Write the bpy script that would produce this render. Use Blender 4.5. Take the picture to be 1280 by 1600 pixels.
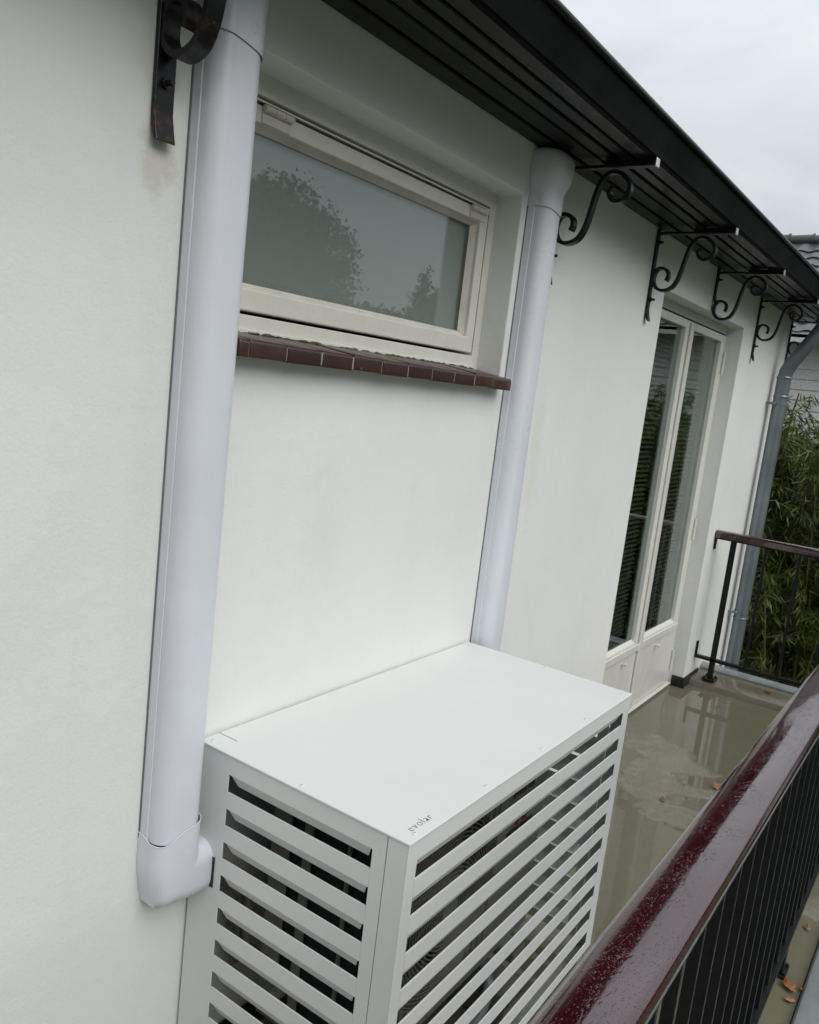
import bpy, bmesh, math, random
import numpy as np
from mathutils import Vector, Matrix

for o in list(bpy.data.objects):
    bpy.data.objects.remove(o)
random.seed(7)
rng = np.random.default_rng(11)
SC = bpy.context.scene
COL = SC.collection
pi = math.pi

# ------------------------------------------------------------------ camera
cam_d = bpy.data.cameras.new('camera')
cam = bpy.data.objects.new('camera', cam_d)
COL.objects.link(cam)
RIGHT = Vector((0.57335, -0.81114, 0.11543))
DOWN = Vector((-0.06057, -0.18246, -0.98135))
FWD = Vector((0.81707, 0.55567, -0.15374))
M = Matrix((RIGHT, -DOWN, -FWD)).transposed().to_4x4()
M.translation = Vector((-1.1619, -1.2662, 1.6469))
cam.matrix_world = M
cam_d.sensor_fit = 'VERTICAL'
cam_d.sensor_height = 24.0
cam_d.sensor_width = 24.0
cam_d.lens = 24.0 * 1291.0 / 1600.0
cam_d.clip_start = 0.02
cam_d.clip_end = 2000
SC.camera = cam

# ------------------------------------------------------------------ world, sun, exposure
SUN_EL = math.radians(45)
SUN_AZ = math.atan2(-0.26, -1.0)              # from +Y towards +X
world = bpy.data.worlds.new('World')
SC.world = world
world.use_nodes = True
wn = world.node_tree.nodes
wl = world.node_tree.links
wn.clear()
w_out = wn.new('ShaderNodeOutputWorld')
w_bg = wn.new('ShaderNodeBackground')
w_bg.inputs['Strength'].default_value = 0.076
sky = wn.new('ShaderNodeTexSky')
sky.sky_type = 'NISHITA'
sky.sun_disc = False
sky.sun_elevation = SUN_EL
sky.sun_rotation = SUN_AZ
w_tc = wn.new('ShaderNodeTexCoord')
w_map = wn.new('ShaderNodeMapping')
w_map.inputs['Scale'].default_value = (1.0, 1.0, 2.6)
w_n = wn.new('ShaderNodeTexNoise')
w_n.inputs['Scale'].default_value = 3.4
w_n.inputs['Detail'].default_value = 5
w_n.inputs['Roughness'].default_value = 0.52
w_n.inputs['Distortion'].default_value = 0.35
w_r = wn.new('ShaderNodeValToRGB')
w_r.color_ramp.elements[0].position = 0.30
w_r.color_ramp.elements[0].color = (6.3, 6.75, 7.35, 1)
w_r.color_ramp.elements[1].position = 0.70
w_r.color_ramp.elements[1].color = (8.9, 9.15, 9.4, 1)
w_mx = wn.new('ShaderNodeMix')
w_mx.data_type = 'RGBA'
w_mx.inputs[0].default_value = 0.92
wl.new(w_tc.outputs['Generated'], w_map.inputs['Vector'])
wl.new(w_map.outputs['Vector'], w_n.inputs['Vector'])
wl.new(w_n.outputs['Fac'], w_r.inputs['Fac'])
wl.new(sky.outputs['Color'], w_mx.inputs[6])
wl.new(w_r.outputs['Color'], w_mx.inputs[7])
# overcast sky: luminance follows (1 + 2 sin e) / 3 from horizon to zenith
w_sep = wn.new('ShaderNodeSeparateXYZ')
wl.new(w_tc.outputs['Generated'], w_sep.inputs[0])
w_cl = wn.new('ShaderNodeClamp')
wl.new(w_sep.outputs['Z'], w_cl.inputs['Value'])
w_ma = wn.new('ShaderNodeMath')
w_ma.operation = 'MULTIPLY_ADD'
w_ma.inputs[1].default_value = 1.05
w_ma.inputs[2].default_value = 0.67
wl.new(w_cl.outputs[0], w_ma.inputs[0])
w_mul = wn.new('ShaderNodeMix')
w_mul.data_type = 'RGBA'
w_mul.blend_type = 'MULTIPLY'
w_mul.inputs[0].default_value = 1.0
wl.new(w_mx.outputs[2], w_mul.inputs[6])
wl.new(w_ma.outputs[0], w_mul.inputs[7])
wl.new(w_mul.outputs[2], w_bg.inputs['Color'])
wl.new(w_bg.outputs['Background'], w_out.inputs['Surface'])

sun_d = bpy.data.lights.new('sun', 'SUN')
sun_d.energy = 1.45
sun_d.angle = math.radians(50)
sun_d.color = (1.0, 0.97, 0.93)
sun = bpy.data.objects.new('sun', sun_d)
COL.objects.link(sun)
sdir = Vector((math.sin(SUN_AZ) * math.cos(SUN_EL), math.cos(SUN_AZ) * math.cos(SUN_EL), math.sin(SUN_EL)))
sun.rotation_euler = sdir.to_track_quat('Z', 'Y').to_euler()
sun.location = (0, -6, 8)

SC.view_settings.view_transform = 'Standard'
SC.view_settings.look = 'None'
SC.view_settings.exposure = 0.40
SC.view_settings.gamma = 1.0
SC.view_settings.use_curve_mapping = False
SC.render.engine = 'CYCLES'

# ------------------------------------------------------------------ materials
MATS = {}


class NT:
    """small node builder"""
    def __init__(s, name):
        s.m = bpy.data.materials.new(name)
        s.m.use_nodes = True
        s.t = s.m.node_tree
        s.n = s.t.nodes
        s.b = s.n['Principled BSDF']
        s.geo = s.n.new('ShaderNodeNewGeometry')
        MATS[name] = s.m

    def link(s, a, b):
        s.t.links.new(a, b)

    def pos(s, scale=(1, 1, 1)):
        mp = s.n.new('ShaderNodeMapping')
        mp.inputs['Scale'].default_value = scale
        s.link(s.geo.outputs['Position'], mp.inputs['Vector'])
        return mp.outputs['Vector']

    def noise(s, scale, detail=4, rough=0.55, stretch=(1, 1, 1), dist=0.0):
        n = s.n.new('ShaderNodeTexNoise')
        n.inputs['Scale'].default_value = scale
        n.inputs['Detail'].default_value = detail
        n.inputs['Roughness'].default_value = rough
        n.inputs['Distortion'].default_value = dist
        s.link(s.pos(stretch), n.inputs['Vector'])
        return n.outputs['Fac']

    def ramp(s, fac, stops):
        r = s.n.new('ShaderNodeValToRGB')
        cr = r.color_ramp
        while len(cr.elements) < len(stops):
            cr.elements.new(0.5)
        for e, (p, c) in zip(cr.elements, stops):
            e.position = p
            e.color = (c, c, c, 1) if not isinstance(c, tuple) else (*c, 1)
        s.link(fac, r.inputs['Fac'])
        return r.outputs['Color']

    def mix(s, fac, a, b, mode='MIX'):
        m = s.n.new('ShaderNodeMix')
        m.data_type = 'RGBA'
        m.blend_type = mode
        for i, v in ((0, fac), (6, a), (7, b)):
            if isinstance(v, (int, float)):
                m.inputs[i].default_value = v if i == 0 else (v, v, v, 1)
            elif isinstance(v, tuple):
                m.inputs[i].default_value = (*v, 1)
            else:
                s.link(v, m.inputs[i])
        return m.outputs[2]

    def math(s, op, a, b=0.0):
        m = s.n.new('ShaderNodeMath')
        m.operation = op
        for i, v in ((0, a), (1, b)):
            if isinstance(v, (int, float)):
                m.inputs[i].default_value = v
            else:
                s.link(v, m.inputs[i])
        return m.outputs[0]

    def bump(s, height, strength=0.2, dist=0.01, prev=None):
        b = s.n.new('ShaderNodeBump')
        b.inputs['Strength'].default_value = strength
        b.inputs['Distance'].default_value = dist
        s.link(height, b.inputs['Height'])
        if prev is not None:
            s.link(prev, b.inputs['Normal'])
        return b.outputs['Normal']

    def set(s, **k):
        names = dict(color='Base Color', rough='Roughness', metal='Metallic', spec='Specular IOR Level',
                     ior='IOR', coat='Coat Weight', coat_rough='Coat Roughness', normal='Normal', sub='Subsurface Weight')
        for kk, v in k.items():
            inp = s.b.inputs[names[kk]]
            if isinstance(v, (int, float)):
                inp.default_value = v
            elif isinstance(v, tuple):
                inp.default_value = (*v, 1)
            else:
                s.link(v, inp)
        return s.m


def m_wall():
    s = NT('white_render')
    big = s.noise(1.3, 5, 0.6, (1, 1, 0.7), 0.6)
    mid = s.noise(7, 5, 0.65)
    c = s.mix(s.ramp(big, [(0.36, 0.0), (0.66, 1.0)]), (0.685, 0.70, 0.675), (0.745, 0.755, 0.735))
    c = s.mix(s.ramp(mid, [(0.55, 0.0), (0.80, 0.22)]), c, (0.66, 0.64, 0.57))
    # repair patches with slightly different paint
    v = s.noise(2.1, 3, 0.5, (1, 1, 1.3), 1.2)
    c = s.mix(s.ramp(v, [(0.52, 0.0), (0.72, 0.35)]), c, (0.75, 0.735, 0.70))
    # crumbled plaster and old sealant marks at known places: centre, radius, strength
    for (cx, cy_, cz, rx, rz, st_, colr) in ((-0.20, 0, 1.972, 0.050, 0.070, 0.7, (0.56, 0.54, 0.47)), (-0.19, 0, 1.30, 0.045, 0.50, 0.16, (0.60, 0.58, 0.51)),
                                             (1.42, 0, 1.45, 0.05, 0.30, 0.30, (0.60, 0.58, 0.50)), (0.35, 0, 1.25, 0.09, 0.28, 0.12, (0.62, 0.59, 0.55)), (0.72, 0, 1.15, 0.07, 0.30, 0.12, (0.63, 0.60, 0.56))):
        mp = s.n.new('ShaderNodeMapping')
        mp.vector_type = 'TEXTURE'
        mp.inputs['Location'].default_value = (cx, cy_, cz)
        mp.inputs['Scale'].default_value = (rx, 1.0, rz)
        s.link(s.geo.outputs['Position'], mp.inputs['Vector'])
        ln = s.n.new('ShaderNodeVectorMath'); ln.operation = 'LENGTH'
        s.link(mp.outputs['Vector'], ln.inputs[0])
        dd = s.math('ADD', ln.outputs['Value'], s.math('MULTIPLY', s.math('SUBTRACT', s.noise(26, 5, 0.7), 0.5), 2.2))
        c = s.mix(s.math('MULTIPLY', s.ramp(dd, [(0.35, 1.0), (1.0, 0.0)]), st_), c, colr)
    st = s.noise(9, 4, 0.6, (1, 1, 0.09))
    c = s.mix(s.ramp(st, [(0.60, 0.0), (0.82, 0.18)]), c, (0.60, 0.58, 0.51))
    sp = s.noise(38, 2, 0.5)
    c = s.mix(s.ramp(sp, [(0.775, 0.0), (0.79, 0.55)]), c, (0.34, 0.32, 0.29))
    n = s.bump(s.noise(9, 4, 0.6), 0.12, 0.02)
    n = s.bump(s.noise(150, 4, 0.65), 0.20, 0.004, n)
    s.set(color=c, rough=0.72, spec=0.25, normal=n)


def m_paint(name, col, var, rough=0.4, streak=0.0, dirt=(0.25, 0.22, 0.17)):
    s = NT(name)
    f = s.noise(14, 5, 0.6)
    c = s.mix(s.ramp(f, [(0.4, 0.0), (0.75, 1.0)]), col, var)
    if streak:
        g = s.noise(60, 5, 0.7, (0.12, 1, 1))
        c = s.mix(s.ramp(g, [(0.62, 0.0), (0.72, streak)]), c, dirt)
    n = s.bump(s.noise(70, 4, 0.6, (0.3, 1, 1)), 0.10, 0.004)
    s.set(color=c, rough=rough, normal=n)


def m_simple(name, col, rough=0.5, metal=0.0, var=0.08, scale=20, bump=0.05, bscale=120, spec=0.5, coat=0.0):
    s = NT(name)
    f = s.noise(scale, 5, 0.6)
    lo = tuple(max(0, x * (1 - var)) for x in col)
    hi = tuple(min(1, x * (1 + var)) for x in col)
    c = s.mix(s.ramp(f, [(0.35, 0.0), (0.7, 1.0)]), lo, hi)
    r = s.ramp(s.noise(scale * 0.6, 4, 0.6), [(0.3, rough * 0.85), (0.75, min(1, rough * 1.2))])
    n = s.bump(s.noise(bscale, 3, 0.6), bump, 0.004)
    s.set(color=c, rough=r, metal=metal, normal=n, spec=spec, coat=coat)


def m_iron(name, rust):
    s = NT(name)
    f = s.noise(45, 6, 0.7)
    c = s.mix(s.ramp(f, [(0.62 - rust, 0.0), (0.74 - rust * 0.7, 1.0)]), (0.006, 0.0065, 0.007), (0.07, 0.026, 0.016))
    h = s.noise(90, 5, 0.7)
    n = s.bump(h, 0.3, 0.003)
    s.set(color=c, rough=s.ramp(f, [(0.4, 0.28), (0.75, 0.6)]), normal=n, spec=0.35)


def m_blackboard():
    s = NT('black_gloss_paint')
    f = s.noise(6, 6, 0.7, (0.25, 1, 1), 0.8)
    c = s.mix(s.ramp(f, [(0.5, 0.0), (0.8, 1.0)]), (0.006, 0.0065, 0.007), (0.016, 0.017, 0.017))
    ch = s.noise(26, 6, 0.75, (0.18, 1, 1), 1.4)
    c = s.mix(s.ramp(ch, [(0.72, 0.0), (0.75, 0.6)]), c, (0.13, 0.13, 0.12))
    n = s.bump(s.noise(22, 5, 0.65, (0.22, 1, 1)), 0.22, 0.006)
    s.set(color=c, rough=s.ramp(f, [(0.35, 0.24), (0.7, 0.45)]), normal=n, spec=0.28)


def m_floor():
    s = NT('wet_concrete_coating')
    big = s.noise(1.15, 4, 0.55, (1, 1, 1), 0.5)
    det = s.noise(9, 4, 0.6)
    lev = s.math('ADD', big, s.math('MULTIPLY', s.math('SUBTRACT', det, 0.5), 0.06))
    pud = s.ramp(lev, [(0.606, 1.0), (0.630, 0.0)])
    edge = s.ramp(lev, [(0.610, 0.0), (0.622, 1.0), (0.640, 0.0)])
    fine = s.noise(30, 6, 0.65)
    c = s.mix(s.ramp(fine, [(0.3, 0.0), (0.7, 1.0)]), (0.150, 0.142, 0.098), (0.196, 0.187, 0.133))
    blot = s.noise(3.2, 5, 0.6, (1, 1, 1), 0.8)
    c = s.mix(s.ramp(blot, [(0.45, 0.0), (0.7, 0.5)]), c, (0.235, 0.227, 0.17))
    c = s.mix(s.math('MULTIPLY', pud, 0.6), c, (0.112, 0.102, 0.066))
    broken = s.ramp(s.noise(5, 4, 0.6), [(0.48, 0.0), (0.6, 0.55)])
    c = s.mix(s.math('MULTIPLY', edge, broken), c, (0.27, 0.262, 0.215))
    dots = s.noise(48, 2, 0.5)
    c = s.mix(s.ramp(dots, [(0.755, 0.0), (0.77, 0.8)]), c, (0.05, 0.04, 0.028))
    r = s.mix(pud, s.ramp(fine, [(0.3, 0.16), (0.7, 0.36)]), 0.012)
    inv = s.math('SUBTRACT', 1.0, pud)
    n = s.bump(s.math('MULTIPLY', fine, inv), 0.12, 0.006)
    n = s.bump(s.math('MULTIPLY', big, inv), 0.25, 0.02, n)
    s.set(color=c, rough=r, normal=n, ior=1.42, spec=0.5)


def m_rail():
    s = NT('wet_maroon_paint')
    zone = s.ramp(s.noise(13, 5, 0.65, (0.6, 1, 1), 0.6), [(0.40, 0.0), (0.60, 1.0)])
    beads = []
    for sc_, on_, r_ in ((210, 0.60, 0.30), (95, 0.86, 0.26), (380, 0.55, 0.34)):
        vo = s.n.new('ShaderNodeTexVoronoi')
        vo.inputs['Scale'].default_value = sc_
        s.link(s.pos((0.8, 1, 1)), vo.inputs['Vector'])
        sp_ = s.n.new('ShaderNodeSeparateColor')
        s.link(vo.outputs['Color'], sp_.inputs[0])
        on = s.math('GREATER_THAN', sp_.outputs[0], on_)
        beads.append(s.math('MULTIPLY', s.ramp(vo.outputs['Distance'], [(r_ * 0.3, 1.0), (r_, 0.0)]), on))
    dm = s.math('MULTIPLY', s.math('MAXIMUM', s.math('MAXIMUM', beads[0], beads[1]), beads[2]), zone)
    f = s.noise(11, 5, 0.6, (0.4, 1, 1))
    film = s.ramp(s.noise(20, 4, 0.6, (0.5, 1, 1), 1.0), [(0.47, 0.0), (0.50, 1.0)])
    c = s.mix(s.ramp(f, [(0.35, 0.0), (0.75, 1.0)]), (0.024, 0.0028, 0.0052), (0.038, 0.0048, 0.0082))
    n = s.bump(dm, 0.60, 0.0012)
    n = s.bump(film, 0.10, 0.0008, n)
    n = s.bump(s.noise(24, 3, 0.5, (0.35, 1, 1)), 0.08, 0.004, n)
    r = s.ramp(f, [(0.3, 0.045), (0.7, 0.12)])
    s.set(color=c, rough=r, normal=n, ior=1.85, spec=0.5, coat=0.5, coat_rough=0.04)


def m_zinc(name, col, rough, metal):
    s = NT(name)
    f = s.noise(5, 6, 0.65, (1, 1, 0.35), 0.5)
    c = s.mix(s.ramp(f, [(0.3, 0.0), (0.7, 1.0)]), tuple(x * 0.72 for x in col), tuple(min(1, x * 1.25) for x in col))
    g = s.noise(42, 4, 0.6)
    c = s.mix(s.ramp(g, [(0.70, 0.0), (0.76, 0.45)]), c, (0.5, 0.5, 0.48))
    n = s.bump(s.noise(16, 4, 0.6), 0.12, 0.006)
    s.set(color=c, rough=s.ramp(g, [(0.3, rough * 0.8), (0.75, rough * 1.25)]), metal=metal, normal=n)


def m_glass(name, tint):
    s = NT(name)
    s.n.remove(s.b)
    out = s.n['Material Output']
    lw = s.n.new('ShaderNodeLayerWeight')
    lw.inputs['Blend'].default_value = 0.5
    frv = s.math('ADD', s.math('MULTIPLY', s.math('POWER', lw.outputs['Facing'], 4.0), 0.95), 0.06)
    tr = s.n.new('ShaderNodeBsdfTransparent')
    tr.inputs['Color'].default_value = (*tint, 1)
    gl = s.n.new('ShaderNodeBsdfGlossy')
    gl.inputs['Roughness'].default_value = 0.0
    gl.inputs['Color'].default_value = (0.92, 0.96, 0.95, 1)
    mx = s.n.new('ShaderNodeMixShader')
    s.link(frv, mx.inputs[0])
    s.link(tr.outputs['BSDF'], mx.inputs[1])
    s.link(gl.outputs['BSDF'], mx.inputs[2])
    s.link(mx.outputs['Shader'], out.inputs['Surface'])


def m_random(name, a, b, rough, bumpv=0.3, bscale=60, scale=25, extra=None):
    """colour differs from piece to piece"""
    s = NT(name)
    oi = s.n.new('ShaderNodeObjectInfo')
    c = s.mix(oi.outputs['Random'], a, b)
    f = s.noise(scale, 5, 0.65)
    c = s.mix(s.ramp(f, [(0.35, 0.0), (0.75, 0.5)]), c, tuple(x * 0.5 for x in a))
    if extra:
        c = s.mix(s.ramp(s.noise(70, 4, 0.7), [(0.66, 0.0), (0.72, 0.7)]), c, extra)
    n = s.bump(s.noise(bscale, 4, 0.6), bumpv, 0.004)
    s.set(color=c, rough=rough, normal=n)


def m_leaf(name, a, b, rough=0.45, trans=0.25):
    s = NT(name)
    rp = s.geo.outputs['Random Per Island']
    c = s.mix(rp, a, b)
    s.set(color=c, rough=rough, spec=0.35)
    if trans:
        tl = s.n.new('ShaderNodeBsdfTranslucent')
        s.link(c, tl.inputs['Color'])
        mx = s.n.new('ShaderNodeMixShader')
        mx.inputs[0].default_value = trans
        s.link(s.b.outputs['BSDF'], mx.inputs[1])
        s.link(tl.outputs['BSDF'], mx.inputs[2])
        s.link(mx.outputs['Shader'], s.n['Material Output'].inputs['Surface'])


m_wall()
m_paint('cream_frame_paint', (0.645, 0.635, 0.565), (0.70, 0.69, 0.63), 0.38, 0.35)
m_paint('weathered_cream_paint', (0.55, 0.52, 0.44), (0.67, 0.645, 0.57), 0.5, 0.8)
m_paint('cream_door_paint', (0.635, 0.632, 0.585), (0.69, 0.688, 0.645), 0.22, 0.1)
m_simple('white_plastic', (0.64, 0.662, 0.708), 0.30, 0, 0.035, 5, 0.015, 60)
m_simple('white_powder_coat', (0.64, 0.66, 0.645), 0.40, 0, 0.02, 4, 0.05, 420)
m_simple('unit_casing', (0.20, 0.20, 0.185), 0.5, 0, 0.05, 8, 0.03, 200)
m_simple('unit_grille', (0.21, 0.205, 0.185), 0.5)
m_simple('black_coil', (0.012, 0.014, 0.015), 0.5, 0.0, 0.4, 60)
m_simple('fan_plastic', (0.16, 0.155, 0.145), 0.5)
m_simple('hose_plastic', (0.20, 0.21, 0.23), 0.4)
m_simple('bright_metal', (0.62, 0.62, 0.61), 0.3, 0.9)
m_simple('print_black', (0.015, 0.015, 0.016), 0.6)
m_simple('print_grey', (0.13, 0.14, 0.14), 0.6)
m_simple('print_red', (0.14, 0.006, 0.016), 0.5)
m_iron('black_iron', -0.12)
m_iron('rusty_black_iron', 0.085)
m_blackboard()
m_simple('dark_void', (0.006, 0.006, 0.006), 0.9)
m_simple('black_plinth_paint', (0.010, 0.010, 0.012), 0.35, 0, 0.3, 30, 0.1)
m_floor()
m_rail()
m_zinc('zinc_pipe', (0.20, 0.225, 0.245), 0.36, 0.55)
m_zinc('zinc_sheet', (0.25, 0.268, 0.272), 0.42, 0.30)
m_simple('gutter_metal', (0.0032, 0.0036, 0.0032), 0.55, 0, 0.3, 6, 0.06, 30, 0.03)
m_simple('bead_metal', (0.009, 0.009, 0.0085), 0.35, 0, 0.3, 6, 0.06, 30, 0.35)
m_glass('window_glass', (0.88, 0.90, 0.89))
m_glass('door_glass', (0.80, 0.83, 0.82))
m_simple('grey_window_film', (0.39, 0.412, 0.404), 0.8, 0, 0.03, 3)
m_simple('dark_blind', (0.075, 0.078, 0.055), 0.5, 0, 0.2, 40)
m_simple('dark_room', (0.05, 0.05, 0.048), 0.9)
m_random('brown_sill_tile', (0.036, 0.0165, 0.014), (0.062, 0.027, 0.022), 0.34, 0.25, 70, 25, (0.20, 0.15, 0.12))
m_simple('mortar', (0.30, 0.285, 0.25), 0.9, 0, 0.2, 60, 0.5, 150)
m_simple('grimy_mortar', (0.085, 0.078, 0.06), 0.9, 0, 0.6, 55, 0.6, 160)
m_random('dark_roof_tile', (0.045, 0.048, 0.052), (0.075, 0.078, 0.083), 0.32, 0.15, 30)
m_random('white_siding', (0.55, 0.55, 0.53), (0.63, 0.63, 0.61), 0.5, 0.1, 30)
m_simple('brown_wood', (0.10, 0.07, 0.05), 0.6)
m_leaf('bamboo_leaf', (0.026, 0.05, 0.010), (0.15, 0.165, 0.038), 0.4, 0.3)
m_leaf('bamboo_leaf_dark', (0.012, 0.026, 0.007), (0.035, 0.055, 0.014), 0.5, 0.15)  # shade deep in the bamboo screen put into the leaf colour
m_leaf('ivy_leaf', (0.01, 0.03, 0.012), (0.03, 0.065, 0.025), 0.3, 0.1)
m_leaf('tree_leaf', (0.028, 0.048, 0.016), (0.07, 0.095, 0.03), 0.5, 0.2)
m_leaf('conifer_leaf', (0.022, 0.04, 0.022), (0.05, 0.075, 0.035), 0.5, 0.1)
m_simple('bark', (0.10, 0.08, 0.06), 0.9, 0, 0.3, 20, 0.6, 40)
m_simple('bamboo_culm', (0.10, 0.11, 0.035), 0.4, 0, 0.3, 12)
m_simple('garden_soil_grass', (0.045, 0.06, 0.025), 0.95, 0, 0.4, 2, 0.6, 20)
m_simple('red_brick_wall', (0.22, 0.11, 0.075), 0.85, 0, 0.25, 6, 0.3, 30)
m_simple('lower_wall_paint', (0.70, 0.69, 0.65), 0.8)
m_random('autumn_leaf', (0.30, 0.10, 0.03), (0.42, 0.20, 0.08), 0.35, 0.4, 90, 60)
m_random('dry_leaf', (0.16, 0.10, 0.055), (0.34, 0.27, 0.15), 0.45, 0.4, 90, 60)
MAT = MATS


# ------------------------------------------------------------------ object helpers
def tag(o, label=None, cat=None, group=None, kind=None):
    if label: o['label'] = label
    if cat: o['category'] = cat
    if group: o['group'] = group
    if kind: o['kind'] = kind
    return o


def empty(name, loc=(0, 0, 0)):
    o = bpy.data.objects.new(name, None)
    o.empty_display_size = 0.05
    o.location = loc
    COL.objects.link(o)
    return o


def link_mesh(name, me, mat, parent=None):
    if mat is not None and not me.materials:
        me.materials.append(MAT[mat] if isinstance(mat, str) else mat)
    o = bpy.data.objects.new(name, me)
    COL.objects.link(o)
    if parent is not None:
        par(o, parent)
    return o


def par(o, parent):
    o.parent = parent
    # parents stay unrotated empties or meshes at known offsets: keep world coordinates
    o.matrix_parent_inverse = Matrix.Translation(parent.location if parent.parent is None else wloc(parent)).inverted()


def wloc(o):
    v = Vector(o.location)
    p = o.parent
    if p is not None:
        v = o.matrix_parent_inverse @ v + wloc(p)
    return v


class MB:
    def __init__(s):
        s.bm = bmesh.new()

    def box(s, x0, x1, y0, y1, z0, z1, bev=0.0, seg=1):
        r = bmesh.ops.create_cube(s.bm, size=1.0)
        vs = r['verts']
        for v in vs:
            v.co = Vector(((x0 + x1) / 2 + v.co.x * (x1 - x0), (y0 + y1) / 2 + v.co.y * (y1 - y0), (z0 + z1) / 2 + v.co.z * (z1 - z0)))
        if bev > 0:
            es = list({e for v in vs for e in v.link_edges})
            bmesh.ops.bevel(s.bm, geom=es, offset=bev, segments=seg, affect='EDGES', profile=0.5)
        return s

    def prism(s, prof, axis, a, b, cap=True):
        """extrude closed profile; axis 'x': prof=(y,z); 'z': prof=(x,y); 'y': prof=(x,z)"""
        f = {'x': lambda p, t: (t, p[0], p[1]), 'y': lambda p, t: (p[0], t, p[1]), 'z': lambda p, t: (p[0], p[1], t)}[axis]
        A = [s.bm.verts.new(f(p, a)) for p in prof]
        B = [s.bm.verts.new(f(p, b)) for p in prof]
        n = len(prof)
        for i in range(n):
            s.bm.faces.new((A[i], A[(i + 1) % n], B[(i + 1) % n], B[i]))
        if cap:
            s.bm.faces.new(A)
            s.bm.faces.new(B[::-1])
        return s

    def loft(s, rings, cap0=True, cap1=True, closed=True):
        R_ = [[s.bm.verts.new(p) for p in r] for r in rings]
        n = len(R_[0])
        for a, b in zip(R_[:-1], R_[1:]):
            for i in range(n if closed else n - 1):
                s.bm.faces.new((a[i], a[(i + 1) % n], b[(i + 1) % n], b[i]))
        if cap0: s.bm.faces.new(R_[0][::-1])
        if cap1: s.bm.faces.new(R_[-1])
        return s

    def tube(s, pts, r, n=10, cap=True):
        pts = [Vector(p) for p in pts]
        rings = []
        up = None
        for i, p in enumerate(pts):
            t = (pts[min(i + 1, len(pts) - 1)] - pts[max(i - 1, 0)]).normalized()
            if up is None:
                up = t.orthogonal().normalized()
            up = (up - t * up.dot(t)).normalized()
            side = t.cross(up)
            rr = r[i] if isinstance(r, (list, tuple)) else r
            rings.append([p + (up * math.cos(2 * pi * k / n) + side * math.sin(2 * pi * k / n)) * rr for k in range(n)])
        return s.loft(rings, cap, cap)

    def ribbon(s, pts, half_w, th, wdir=Vector((1, 0, 0))):
        """flat bar swept along pts lying in a plane whose normal is wdir"""
        pts = [Vector(p) for p in pts]
        rings = []
        for i, p in enumerate(pts):
            t = (pts[min(i + 1, len(pts) - 1)] - pts[max(i - 1, 0)]).normalized()
            nrm = t.cross(wdir).normalized()
            rings.append([p + wdir * half_w + nrm * th / 2, p - wdir * half_w + nrm * th / 2,
                          p - wdir * half_w - nrm * th / 2, p + wdir * half_w - nrm * th / 2])
        return s.loft(rings)

    def plate(s, uc, vc, holes, t0, t1, f):
        """solid plate on grid cuts uc x vc, leaving out cells listed in holes; f(u,v,t)->xyz"""
        nu, nv = len(uc) - 1, len(vc) - 1
        solid = lambda i, j: 0 <= i < nu and 0 <= j < nv and (i, j) not in holes
        cache = {}

        def V(i, j, k):
            key = (i, j, k)
            if key not in cache:
                cache[key] = s.bm.verts.new(f(uc[i], vc[j], (t0, t1)[k]))
            return cache[key]
        for i in range(nu):
            for j in range(nv):
                if not solid(i, j):
                    continue
                s.bm.faces.new((V(i, j, 0), V(i + 1, j, 0), V(i + 1, j + 1, 0), V(i, j + 1, 0)))
                s.bm.faces.new((V(i, j, 1), V(i, j + 1, 1), V(i + 1, j + 1, 1), V(i + 1, j, 1)))
                if not solid(i - 1, j): s.bm.faces.new((V(i, j, 0), V(i, j + 1, 0), V(i, j + 1, 1), V(i, j, 1)))
                if not solid(i + 1, j): s.bm.faces.new((V(i + 1, j, 0), V(i + 1, j, 1), V(i + 1, j + 1, 1), V(i + 1, j + 1, 0)))
                if not solid(i, j - 1): s.bm.faces.new((V(i, j, 0), V(i, j, 1), V(i + 1, j, 1), V(i + 1, j, 0)))
                if not solid(i, j + 1): s.bm.faces.new((V(i, j + 1, 0), V(i + 1, j + 1, 0), V(i + 1, j + 1, 1), V(i, j + 1, 1)))
        return s

    def mesh(s, name, smooth=False, angle=None):
        bmesh.ops.recalc_face_normals(s.bm, faces=s.bm.faces[:])
        me = bpy.data.meshes.new(name)
        s.bm.to_mesh(me)
        s.bm.free()
        if smooth:
            for p in me.polygons:
                p.use_smooth = True
            if angle:
                me.set_sharp_from_angle(angle=math.radians(angle))
        return me

    def build(s, name, mat, parent=None, smooth=False, angle=35, bevel=0.0):
        o = link_mesh(name, s.mesh(name, smooth, angle), mat, parent)
        if bevel:
            md = o.modifiers.new('bevel', 'BEVEL')
            md.width = bevel
            md.segments = 2
            md.limit_method = 'ANGLE'
            md.angle_limit = math.radians(40)
        return o


def text_mesh(body, size, mat, parent, mtx, name='lettering', offset=0.0, space=1.0, shear=0.0, extrude=0.0002):
    cu = bpy.data.curves.new(name, 'FONT')
    cu.body = body
    cu.size = size
    cu.offset = offset
    cu.space_character = space
    cu.shear = shear
    cu.extrude = extrude
    cu.resolution_u = 3
    tmp = bpy.data.objects.new('tmp', cu)
    COL.objects.link(tmp)
    dg = bpy.context.evaluated_depsgraph_get()
    dg.update()
    me = bpy.data.meshes.new_from_object(tmp.evaluated_get(dg))
    bpy.data.objects.remove(tmp)
    bpy.data.curves.remove(cu)
    me.transform(mtx)
    me.materials.clear()
    return link_mesh(name, me, mat, parent)


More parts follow.
